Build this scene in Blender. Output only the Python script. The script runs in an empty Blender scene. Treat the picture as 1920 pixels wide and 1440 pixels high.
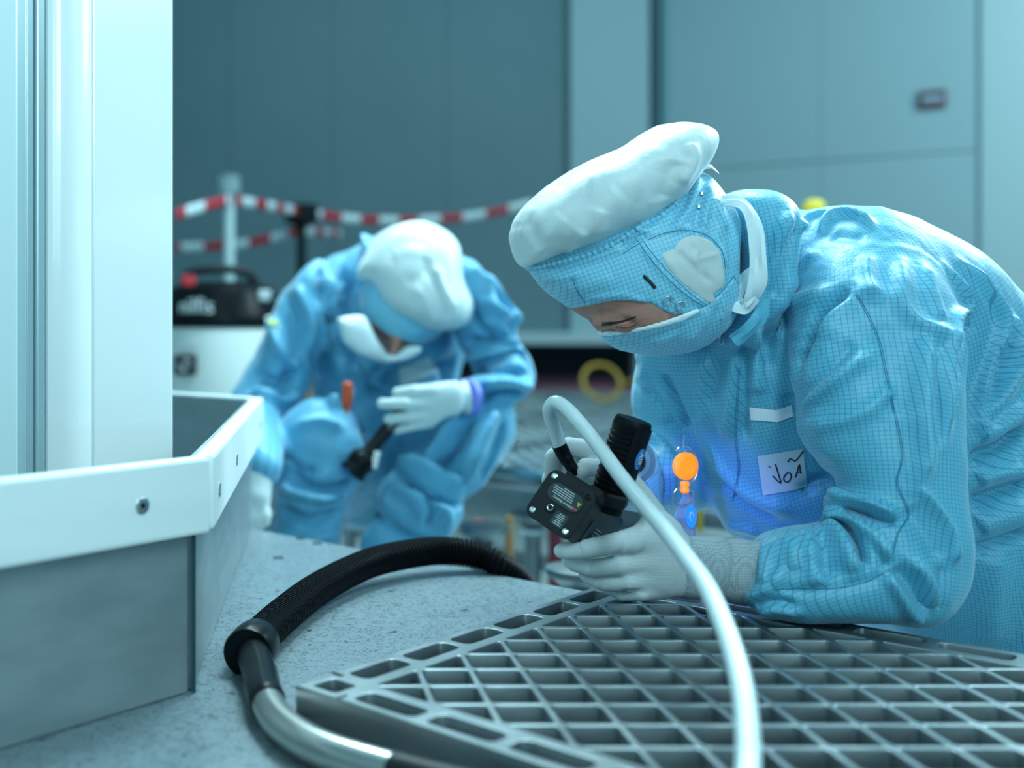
import bpy, bmesh, math, random
import numpy as np
from mathutils import Vector, Matrix, noise
from mathutils.bvhtree import BVHTree
from mathutils.kdtree import KDTree

FAST_SHAPES = False
random.seed(7)
rng = np.random.default_rng(5)
S = bpy.context.scene
COL = S.collection

# ------------------------------------------------------------------ camera
H = 0.377          # eye height above the raised floor
F = 2065.0         # focal length in pixels of a 1920 wide frame
CX, CY = 530.0, 613.0
cam_data = bpy.data.cameras.new('camera')
cam = bpy.data.objects.new('camera', cam_data)
COL.objects.link(cam)
cam.location = (0, 0, H)
cam.rotation_euler = (math.pi / 2, 0, 0)
cam_data.sensor_width = 36.0
cam_data.lens = 36.0 * F / 1920
cam_data.shift_x = (960 - CX) / 1920
cam_data.shift_y = -(720 - CY) / 1920
cam_data.clip_start = 0.05
cam_data.dof.use_dof = True
cam_data.dof.focus_distance = 1.33
cam_data.dof.aperture_fstop = 2.1
S.camera = cam

# ------------------------------------------------------------------ world, lights, exposure
S.view_settings.view_transform = 'Standard'
S.view_settings.look = 'None'
S.view_settings.exposure = 0.0
S.view_settings.gamma = 1.0
S.view_settings.use_curve_mapping = False
w = bpy.data.worlds.new('world'); S.world = w; w.use_nodes = True
w.node_tree.nodes['Background'].inputs[0].default_value = (0.10, 0.36, 0.46, 1)
w.node_tree.nodes['Background'].inputs[1].default_value = 0.60

def area(name, loc, target, sx, sy, power, col):
    l = bpy.data.lights.new(name, 'AREA'); l.shape = 'RECTANGLE'
    l.size = sx; l.size_y = sy; l.energy = power; l.color = col
    o = bpy.data.objects.new(name, l); COL.objects.link(o)
    o.location = loc
    o.rotation_euler = (Vector(target) - Vector(loc)).to_track_quat('-Z', 'Y').to_euler()
    return o
COOL = (0.62, 0.93, 1.0)
area('ceiling_panel_light', (0.6, 2.5, 2.7), (0.75, 1.6, 0.2), 0.9, 0.7, 100, COOL)
area('back_panel_light', (2.5, 2.7, 1.9), (1.0, 1.4, 0.4), 0.5, 0.9, 75, COOL)
area('left_fill_light', (-1.2, -0.3, 1.9), (0.6, 1.5, 0.3), 0.9, 1.2, 13, COOL)  # unseen fill added to brighten the workers from the left
area('room_ceiling_light', (1.0, 4.5, 3.4), (0.8, 4.4, 0.0), 3.0, 2.0, 50, COOL)
area('wall_wash_light', (4.4, 3.6, 2.6), (3.9, 6.6, 1.2), 1.6, 0.6, 85, COOL)
area('column_fill_light', (0.55, 0.25, 1.25), (-0.22, 1.4, 0.75), 0.22, 0.8, 9.5, COOL)  # lamp added to brighten the column and rails
area('front_fill_light', (1.1, -0.9, 1.0), (1.0, 1.4, 0.1), 1.4, 0.8, 12, COOL)  # low fill added in place of light bounced off the floor
area('rear_rim_light', (-0.1, 3.5, 2.4), (0.25, 2.6, 0.3), 0.6, 0.5, 34, COOL)  # added to rim-light the squatting worker's shoulders
area('right_panel_light', (2.5, 1.1, 2.0), (1.05, 1.4, 0.4), 0.35, 0.8, 15, COOL)

# ------------------------------------------------------------------ helpers
def P(px, py, d):
    return Vector(((px - CX) * d / F, d, H - (py - CY) * d / F))
def PZ(px, py, z):
    d = (H - z) * F / (py - CY)
    return Vector(((px - CX) * d / F, d, z))
def scl(d): return F / d

def tag(o, label=None, cat=None, group=None, kind=None):
    if label: o['label'] = label
    if cat: o['category'] = cat
    if group: o['group'] = group
    if kind: o['kind'] = kind
    return o
def empty(name, loc, label, cat, group=None):
    o = bpy.data.objects.new(name, None); COL.objects.link(o); o.location = loc
    o.empty_display_size = 0.05
    return tag(o, label, cat, group)
def link(name, me, mat, parent=None, smooth=True):
    o = bpy.data.objects.new(name, me); COL.objects.link(o)
    if mat is not None:
        for m in (mat if isinstance(mat, (list, tuple)) else [mat]):
            me.materials.append(m)
    if smooth: me.shade_smooth()
    if parent is not None:
        o.parent = parent
        o.matrix_parent_inverse = Matrix.Translation(parent.location).inverted()
    return o
def mesh_from(verts, faces):
    me = bpy.data.meshes.new('m')
    me.from_pydata([tuple(v) for v in verts], [], [tuple(f) for f in faces])
    me.update(); return me
class MB:
    """collects boxes, tubes, lathes into one mesh"""
    def __init__(s): s.v = []; s.f = []
    def add(s, v, f):
        n = len(s.v); s.v += [Vector(q) for q in v]; s.f += [tuple(i + n for i in q) for q in f]; return s
    def box(s, c, size, M=None):
        c = Vector(c); x, y, z = [q / 2 for q in size]
        vs = [Vector((a * x, b * y, e * z)) for e in (-1, 1) for b in (-1, 1) for a in (-1, 1)]
        if M is not None: vs = [M @ q for q in vs]
        return s.add([c + q for q in vs], [(0,2,3,1),(4,5,7,6),(0,1,5,4),(1,3,7,5),(3,2,6,7),(2,0,4,6)])
    def lathe(s, prof, origin, axis=(0, 0, 1), n=32, cap=True):
        q = Vector(axis).to_track_quat('Z', 'Y').to_matrix(); o = Vector(origin)
        vs = []; fs = []
        for r, z in prof:
            for i in range(n):
                a = 2 * math.pi * i / n
                vs.append(o + q @ Vector((r * math.cos(a), r * math.sin(a), z)))
        for k in range(len(prof) - 1):
            for i in range(n):
                j = (i + 1) % n
                fs.append((k*n+i, k*n+j, (k+1)*n+j, (k+1)*n+i))
        if cap:
            fs.append(tuple(reversed(range(n)))); m = (len(prof)-1)*n
            fs.append(tuple(range(m, m + n)))
        return s.add(vs, fs)
    def tube(s, pts, rad, n=16, cap=True, closed=False):
        pts = [Vector(p) for p in pts]; N = len(pts)
        rad = rad if isinstance(rad, (list, tuple, np.ndarray)) else [rad] * N
        vs = []; fs = []; up = None
        for k in range(N):
            a = pts[(k - 1) % N] if closed else pts[max(k - 1, 0)]
            b = pts[(k + 1) % N] if closed else pts[min(k + 1, N - 1)]
            t = (b - a).normalized()
            if up is None:
                up = t.orthogonal().normalized()
            else:
                up = (up - t * up.dot(t)).normalized()
            sd = t.cross(up)
            for i in range(n):
                an = 2 * math.pi * i / n
                vs.append(pts[k] + (up * math.cos(an) + sd * math.sin(an)) * rad[k])
        for k in range(N if closed else N - 1):
            k2 = (k + 1) % N
            for i in range(n):
                j = (i + 1) % n
                fs.append((k*n+i, k*n+j, k2*n+j, k2*n+i))
        if cap and not closed:
            fs.append(tuple(reversed(range(n)))); m = (N-1)*n; fs.append(tuple(range(m, m+n)))
        return s.add(vs, fs)
    def build(s, name, mat, parent=None, smooth=False, bevel=0, origin=None):
        me = mesh_from(s.v, s.f)
        bm = bmesh.new(); bm.from_mesh(me)
        bmesh.ops.recalc_face_normals(bm, faces=bm.faces); bm.to_mesh(me); bm.free()
        o = link(name, me, mat, parent, smooth)
        if origin is not None and parent is None:
            me.transform(Matrix.Translation(-Vector(origin))); o.location = origin
        if bevel:
            m = o.modifiers.new('bevel', 'BEVEL'); m.width = bevel; m.segments = 2; m.limit_method = 'ANGLE'
            m.harden_normals = False
        if smooth: me.set_sharp_from_angle(angle=math.radians(42))
        return o
def smooth_path(pts, n=8):
    """Catmull-Rom through points"""
    pts = [Vector(p) for p in pts]; out = []
    for i in range(len(pts) - 1):
        p0 = pts[max(i-1,0)]; p1 = pts[i]; p2 = pts[i+1]; p3 = pts[min(i+2,len(pts)-1)]
        for k in range(n):
            t = k / n
            out.append(0.5 * ((2*p1) + (p2-p0)*t + (2*p0-5*p1+4*p2-p3)*t*t + (3*p1-p0-3*p2+p3)*t**3))
    out.append(pts[-1]); return out
def resample(pts, step):
    pts = [Vector(p) for p in pts]; out = [pts[0].copy()]; acc = 0; last = pts[0]
    for p in pts[1:]:
        seg = (p - last).length
        while acc + seg >= step and seg > 1e-9:
            t = (step - acc) / seg; last = last.lerp(p, t); out.append(last.copy()); seg = (p - last).length; acc = 0
        acc += seg; last = p
    return out

# ------------------------------------------------------------------ materials
def mat(name, col, rough=0.5, metal=0.0, **kw):
    m = bpy.data.materials.new(name); m.use_nodes = True
    b = m.node_tree.nodes['Principled BSDF']
    b.inputs['Base Color'].default_value = (*col, 1)
    b.inputs['Roughness'].default_value = rough; b.inputs['Metallic'].default_value = metal
    for k, v in kw.items():
        b.inputs[k.replace('_', ' ')].default_value = v
    return m
def nd(m, t, **kw):
    n = m.node_tree.nodes.new(t)
    for k, v in kw.items(): setattr(n, k, v)
    return n
def lk(m, a, b): m.node_tree.links.new(a, b)
def bsdf(m): return m.node_tree.nodes['Principled BSDF']
def math_n(m, op, a=None, b=None, va=None, vb=None):
    n = nd(m, 'ShaderNodeMath', operation=op)
    if a is not None: lk(m, a, n.inputs[0])
    if va is not None: n.inputs[0].default_value = va
    if b is not None: lk(m, b, n.inputs[1])
    if vb is not None: n.inputs[1].default_value = vb
    return n.outputs[0]
def add_noise(m, scale, c1, c2, detail=4, bump=0.0, dist=0.002, coord='Object', stretch=None, rough=None):
    tc = nd(m, 'ShaderNodeTexCoord'); mp = nd(m, 'ShaderNodeMapping'); nz = nd(m, 'ShaderNodeTexNoise')
    lk(m, tc.outputs[coord], mp.inputs[0]); lk(m, mp.outputs[0], nz.inputs['Vector'])
    if stretch: mp.inputs['Scale'].default_value = stretch
    nz.inputs['Scale'].default_value = scale; nz.inputs['Detail'].default_value = detail
    cr = nd(m, 'ShaderNodeValToRGB'); lk(m, nz.outputs[0], cr.inputs[0])
    cr.color_ramp.elements[0].color = (*c1, 1); cr.color_ramp.elements[1].color = (*c2, 1)
    cr.color_ramp.elements[0].position = 0.3; cr.color_ramp.elements[1].position = 0.7
    lk(m, cr.outputs[0], bsdf(m).inputs['Base Color'])
    if bump:
        bp = nd(m, 'ShaderNodeBump'); bp.inputs['Strength'].default_value = bump; bp.inputs['Distance'].default_value = dist
        lk(m, nz.outputs[0], bp.inputs['Height']); lk(m, bp.outputs[0], bsdf(m).inputs['Normal'])
    if rough:
        mr = nd(m, 'ShaderNodeMapRange'); lk(m, nz.outputs[0], mr.inputs[0])
        mr.inputs[3].default_value = rough[0]; mr.inputs[4].default_value = rough[1]
        lk(m, mr.outputs[0], bsdf(m).inputs['Roughness'])
    return nz

def cloth_mat(name, col, line, grid=True, pitch=0.005, wr=0.35):
    m = mat(name, col, 0.46)
    b = bsdf(m)
    b.inputs['Sheen Weight'].default_value = 0.4
    b.inputs['Sheen Roughness'].default_value = 0.4
    tc = nd(m, 'ShaderNodeTexCoord')
    nz = nd(m, 'ShaderNodeTexNoise'); nz.inputs['Scale'].default_value = 26; nz.inputs['Detail'].default_value = 5
    mp = nd(m, 'ShaderNodeMapping'); mp.inputs['Scale'].default_value = (1.0, 1.0, 0.55)
    lk(m, tc.outputs['Object'], mp.inputs[0]); lk(m, mp.outputs[0], nz.inputs['Vector'])
    nz2 = nd(m, 'ShaderNodeTexNoise'); nz2.inputs['Scale'].default_value = 160; nz2.inputs['Detail'].default_value = 2
    lk(m, tc.outputs['Object'], nz2.inputs['Vector'])
    hsum = math_n(m, 'ADD', nz.outputs[0], math_n(m, 'MULTIPLY', nz2.outputs[0], vb=0.07))
    bp = nd(m, 'ShaderNodeBump'); bp.inputs['Strength'].default_value = wr; bp.inputs['Distance'].default_value = 0.012
    lk(m, hsum, bp.inputs['Height']); lk(m, bp.outputs[0], b.inputs['Normal'])
    if grid:
        sx = nd(m, 'ShaderNodeSeparateXYZ'); lk(m, tc.outputs['UV'], sx.inputs[0])
        outs = []
        for ax in (0, 1):
            fr = math_n(m, 'FRACT', math_n(m, 'DIVIDE', sx.outputs[ax], vb=pitch))
            dd = math_n(m, 'ABSOLUTE', math_n(m, 'SUBTRACT', fr, vb=0.5))
            outs.append(math_n(m, 'LESS_THAN', dd, vb=0.075))
        g = math_n(m, 'MAXIMUM', outs[0], outs[1])
        mx = nd(m, 'ShaderNodeMix', data_type='RGBA')
        lk(m, math_n(m, 'MULTIPLY', g, vb=0.55), mx.inputs[0])
        mx.inputs[6].default_value = (*col, 1); mx.inputs[7].default_value = (*line, 1)
        lk(m, mx.outputs[2], b.inputs['Base Color'])
    return m
BLUE = (0.115, 0.455, 0.63)
M_CLOTH = cloth_mat('cleanroom_cloth', BLUE, (0.02, 0.13, 0.24))
M_CLOTH2 = cloth_mat('blue_cloth', (0.115, 0.42, 0.63), (0.02, 0.13, 0.24), pitch=0.005)
M_HOOD = cloth_mat('hood_cloth', (0.20, 0.56, 0.74), (0.03, 0.17, 0.28), wr=0.25)
M_SEAM = mat('seam_thread', (0.04, 0.22, 0.36), 0.8)
M_WHITECLOTH = cloth_mat('white_cap_cloth', (0.58, 0.69, 0.70), (0,0,0), grid=False, wr=0.28)
M_MESHCLOTH = cloth_mat('ear_panel_cloth', (0.50, 0.58, 0.58), (0,0,0), grid=False, wr=0.2)
M_SCARF = mat('white_scarf_cloth', (0.72, 0.85, 0.88), 0.6)
M_MASK = mat('white_mask_paper', (0.74, 0.84, 0.86), 0.7)

def glove_mat():
    m = mat('knit_glove', (0.50, 0.58, 0.60), 0.85)
    tc = nd(m, 'ShaderNodeTexCoord'); wv = nd(m, 'ShaderNodeTexWave', wave_type='BANDS', bands_direction='Z')
    wv.inputs['Scale'].default_value = 230; wv.inputs['Distortion'].default_value = 3.5
    wv.inputs['Detail'].default_value = 0; wv.inputs['Detail Scale'].default_value = 0.12
    lk(m, tc.outputs['Object'], wv.inputs['Vector'])
    bp = nd(m, 'ShaderNodeBump'); bp.inputs['Strength'].default_value = 0.5; bp.inputs['Distance'].default_value = 0.0008
    lk(m, wv.outputs[0], bp.inputs['Height']); lk(m, bp.outputs[0], bsdf(m).inputs['Normal'])
    mx = nd(m, 'ShaderNodeMix', data_type='RGBA'); lk(m, wv.outputs[0], mx.inputs[0])
    mx.inputs[6].default_value = (0.50, 0.57, 0.59, 1); mx.inputs[7].default_value = (0.62, 0.69, 0.71, 1)
    lk(m, mx.outputs[2], bsdf(m).inputs['Base Color'])
    return m
M_GLOVE = glove_mat()
M_GLOVETIP = mat('glove_fingertip_coating', (0.68, 0.76, 0.77), 0.5)
def cuff_mat():
    m = mat('knit_cuff', (0.42, 0.5, 0.52), 0.9)
    tc = nd(m, 'ShaderNodeTexCoord'); ck = nd(m, 'ShaderNodeTexVoronoi'); ck.inputs['Scale'].default_value = 330
    ck.inputs['Randomness'].default_value = 0.15
    lk(m, tc.outputs['Object'], ck.inputs['Vector'])
    mx = nd(m, 'ShaderNodeMix', data_type='RGBA'); lk(m, ck.outputs[0], mx.inputs[0])
    mx.inputs[6].default_value = (0.52, 0.60, 0.62, 1); mx.inputs[7].default_value = (0.16, 0.23, 0.27, 1)
    lk(m, mx.outputs[2], bsdf(m).inputs['Base Color'])
    return m
M_CUFF = cuff_mat()
M_SKIN = mat('skin', (0.33, 0.19, 0.155), 0.5, Subsurface_Weight=0.08)
add_noise(M_SKIN, 90, (0.36, 0.165, 0.125), (0.46, 0.22, 0.165), bump=0.25, dist=0.0015)
M_HAIR_SHADOW = mat('dark_hair_and_nape_shadow', (0.035, 0.025, 0.022), 0.7)  # hair colour, also the dark fill for the shadow behind the hood
M_EYE = mat('eye_white', (0.5, 0.5, 0.5), 0.2)
M_BLACK = mat('black_plastic', (0.010, 0.013, 0.015), 0.42, Specular_IOR_Level=0.22)
add_noise(M_BLACK, 900, (0.005, 0.007, 0.009), (0.010, 0.013, 0.015), bump=0.15, dist=0.0006)
M_BLACKGLOSS = mat('glossy_black_plastic', (0.005, 0.007, 0.009), 0.30, Specular_IOR_Level=0.11)
M_RUBBER = mat('black_hose_rubber', (0.004, 0.005, 0.007), 0.42, Specular_IOR_Level=0.09)
M_DARKPLATE = mat('dark_grey_plate', (0.008, 0.014, 0.017), 0.5, Specular_IOR_Level=0.25)
M_LABELGREY = mat('grey_label', (0.025, 0.045, 0.055), 0.5, Specular_IOR_Level=0.3)
M_PRINT = mat('white_print', (0.65, 0.72, 0.74), 0.6)
M_REDPRINT = mat('red_print', (0.6, 0.06, 0.06), 0.6)
M_YELPRINT = mat('yellow_print', (0.5, 0.42, 0.02), 0.6)
M_BLUEPRINT = mat('blue_print', (0.03, 0.22, 0.60), 0.4)
M_INK = mat('marker_ink', (0.01, 0.012, 0.02), 0.6)
M_STICKER = mat('paper_sticker', (0.50, 0.66, 0.70), 0.7)
M_TAPE = mat('white_fabric_tape', (0.78, 0.84, 0.92), 0.6)
M_CHROME = mat('chrome', (0.75, 0.78, 0.78), 0.16, 1.0)
M_SNAP = mat('steel_snap', (0.6, 0.65, 0.68), 0.3, 1.0)
def steel_mat(name, c1, c2, r):
    m = mat(name, c1, r, 1.0)
    add_noise(m, 14, c1, c2, detail=6, bump=0.05, dist=0.002, stretch=(1, 1, 3), rough=(r - 0.06, r + 0.1))
    return m
M_STEEL = steel_mat('brushed_steel', (0.30, 0.37, 0.39), (0.37, 0.44, 0.46), 0.42)
bsdf(M_STEEL).inputs['Metallic'].default_value = 0.55
M_CASTALU = steel_mat('cast_aluminium', (0.22, 0.26, 0.275), (0.31, 0.35, 0.365), 0.34)
bsdf(M_CASTALU).inputs['Metallic'].default_value = 0.85
M_DECK = steel_mat('polished_cast_aluminium', (0.24, 0.30, 0.32), (0.36, 0.43, 0.45), 0.2)
M_ALUDARK = steel_mat('dull_aluminium', (0.20, 0.24, 0.26), (0.30, 0.34, 0.36), 0.4)
M_RAIL = mat('white_polyethylene', (0.70, 0.80, 0.81), 0.42)
add_noise(M_RAIL, 6, (0.80, 0.87, 0.87), (0.85, 0.91, 0.91), stretch=(1, 1, 6), bump=0.03, dist=0.004)
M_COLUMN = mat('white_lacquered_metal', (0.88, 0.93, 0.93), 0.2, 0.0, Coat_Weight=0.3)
M_COLSTRIP = mat('anodised_strip', (0.50, 0.66, 0.70), 0.3, 0.3)
M_DARKGAP = mat('dark_gap', (0.02, 0.06, 0.075), 0.7)  # near-black fill standing for the shade in open gaps
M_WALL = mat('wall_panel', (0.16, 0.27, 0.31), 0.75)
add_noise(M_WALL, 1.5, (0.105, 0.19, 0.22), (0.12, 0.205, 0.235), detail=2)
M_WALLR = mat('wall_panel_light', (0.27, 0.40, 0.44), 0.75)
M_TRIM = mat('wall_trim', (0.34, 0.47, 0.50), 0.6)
M_MACHINE = mat('dark_machine_base', (0.015, 0.035, 0.045), 0.6)
M_REDMAT = mat('red_mat', (0.30, 0.035, 0.06), 0.7)
M_SUBFLOOR = mat('white_subfloor', (0.42, 0.52, 0.54), 0.45)
add_noise(M_SUBFLOOR, 3, (0.30, 0.40, 0.42), (0.50, 0.60, 0.62), detail=3)
M_WOOD = mat('brass_brown_rod', (0.25, 0.14, 0.05), 0.5)
M_YELLOW = mat('yellow_plastic', (0.55, 0.45, 0.02), 0.5)
M_YELLOWHOSE = mat('yellow_hose', (0.42, 0.26, 0.03), 0.5)
M_REDP = mat('red_plastic', (0.5, 0.02, 0.03), 0.5)
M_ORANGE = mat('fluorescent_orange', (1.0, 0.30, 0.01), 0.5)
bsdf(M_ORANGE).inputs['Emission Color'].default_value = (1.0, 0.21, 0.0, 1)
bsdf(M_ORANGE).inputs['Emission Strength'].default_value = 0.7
M_ORANGE2 = mat('orange_plastic', (0.75, 0.09, 0.02), 0.5)
M_UV = mat('uv_lens', (0.1, 0.08, 0.5), 0.2)
bsdf(M_UV).inputs['Emission Color'].default_value = (0.12, 0.12, 1.0, 1)
bsdf(M_UV).inputs['Emission Strength'].default_value = 3.0
M_CLEAR = mat('clear_plastic', (0.62, 0.72, 0.95), 0.12, 0.0, Transmission_Weight=0.75, IOR=1.2)
M_TUBE = mat('translucent_hose', (0.70, 0.82, 0.85), 0.28, 0.0, Subsurface_Weight=0.3)
bsdf(M_TUBE).inputs['Subsurface Radius'].default_value = (0.01, 0.012, 0.012)
bsdf(M_TUBE).inputs['Transmission Weight'].default_value = 0.15
_tc = nd(M_TUBE, 'ShaderNodeTexCoord'); _wv = nd(M_TUBE, 'ShaderNodeTexVoronoi'); _wv.inputs['Scale'].default_value = 520; _wv.inputs['Randomness'].default_value = 0.1
lk(M_TUBE, _tc.outputs['Object'], _wv.inputs['Vector'])
_bp = nd(M_TUBE, 'ShaderNodeBump'); _bp.inputs['Strength'].default_value = 0.35; _bp.inputs['Distance'].default_value = 0.0006
lk(M_TUBE, _wv.outputs[0], _bp.inputs['Height']); lk(M_TUBE, _bp.outputs[0], bsdf(M_TUBE).inputs['Normal'])
M_TANK = mat('white_tank', (0.78, 0.84, 0.82), 0.35)

def floor_mat():
    m = mat('speckled_laminate', (0.36, 0.50, 0.55), 0.34)
    tc = nd(m, 'ShaderNodeTexCoord')
    nz = nd(m, 'ShaderNodeTexNoise'); nz.inputs['Scale'].default_value = 60; nz.inputs['Detail'].default_value = 3
    lk(m, tc.outputs['Object'], nz.inputs['Vector'])
    ad = nd(m, 'ShaderNodeMix', data_type='VECTOR'); ad.inputs[0].default_value = 0.035
    lk(m, tc.outputs['Object'], ad.inputs[4]); lk(m, nz.outputs['Color'], ad.inputs[5])
    def veins(scale, th):
        vo = nd(m, 'ShaderNodeTexVoronoi', feature='DISTANCE_TO_EDGE'); vo.inputs['Scale'].default_value = scale
        lk(m, ad.outputs[1], vo.inputs['Vector'])
        return math_n(m, 'LESS_THAN', vo.outputs['Distance'], vb=th)
    n2 = nd(m, 'ShaderNodeTexNoise'); n2.inputs['Scale'].default_value = 75; n2.inputs['Detail'].default_value = 2
    lk(m, tc.outputs['Object'], n2.inputs['Vector'])
    msk = math_n(m, 'GREATER_THAN', n2.outputs[0], vb=0.43)
    v = math_n(m, 'MULTIPLY', veins(100, 0.05), msk)
    n3 = nd(m, 'ShaderNodeTexNoise'); n3.inputs['Scale'].default_value = 48; n3.inputs['Detail'].default_value = 3
    lk(m, tc.outputs['Object'], n3.inputs['Vector'])
    sp = math_n(m, 'MULTIPLY', math_n(m, 'GREATER_THAN', n3.outputs[0], vb=0.69), vb=0.9)
    mixf = math_n(m, 'MAXIMUM', math_n(m, 'MULTIPLY', v, vb=0.66), sp)
    n4 = nd(m, 'ShaderNodeTexNoise'); n4.inputs['Scale'].default_value = 8; n4.inputs['Detail'].default_value = 4
    lk(m, tc.outputs['Object'], n4.inputs['Vector'])
    base = nd(m, 'ShaderNodeMix', data_type='RGBA'); lk(m, n4.outputs[0], base.inputs[0])
    base.inputs[6].default_value = (0.15, 0.20, 0.225, 1); base.inputs[7].default_value = (0.20, 0.255, 0.28, 1)
    mx = nd(m, 'ShaderNodeMix', data_type='RGBA'); lk(m, mixf, mx.inputs[0])
    lk(m, base.outputs[2], mx.inputs[6]); mx.inputs[7].default_value = (0.018, 0.035, 0.045, 1)
    lk(m, mx.outputs[2], bsdf(m).inputs['Base Color'])
    return m
M_FLOOR = floor_mat()

# ------------------------------------------------------------------ implicit surfaces
BIG = 0.06
def poly_sdf(X, Z, poly):
    """signed distance (negative inside) of 2D points to polygon"""
    p = np.asarray(poly, dtype=np.float64); n = len(p)
    d2 = np.full(X.shape, 1e9); inside = np.zeros(X.shape, bool)
    for i in range(n):
        a = p[i]; b = p[(i + 1) % n]; e = b - a
        wx = X - a[0]; wz = Z - a[1]
        t = np.clip((wx * e[0] + wz * e[1]) / max(e @ e, 1e-12), 0, 1)
        d2 = np.minimum(d2, (wx - e[0] * t) ** 2 + (wz - e[1] * t) ** 2)
        c = ((a[1] > Z) != (b[1] > Z))
        with np.errstate(divide='ignore', invalid='ignore'):
            xi = (b[0] - a[0]) * (Z - a[1]) / (b[1] - a[1]) + a[0]
        inside ^= (c & (X < xi))
    d = np.sqrt(d2); return np.where(inside, -d, d)
def round_poly(poly, n=4):
    """closed Catmull-Rom for soft outlines"""
    p = [np.array(q, float) for q in poly]; N = len(p); out = []
    for i in range(N):
        p0, p1, p2, p3 = p[i-1], p[i], p[(i+1) % N], p[(i+2) % N]
        for k in range(n):
            t = k / n
            out.append(0.5 * ((2*p1) + (p2-p0)*t + (2*p0-5*p1+4*p2-p3)*t*t + (3*p1-p0-3*p2+p3)*t**3))
    return out
def blur2(A, it):
    for _ in range(it):
        B = np.pad(A, 1, mode='edge')
        A = 0.5 * A + 0.125 * (B[:-2,1:-1] + B[2:,1:-1] + B[1:-1,:-2] + B[1:-1,2:])
    return A
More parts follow.
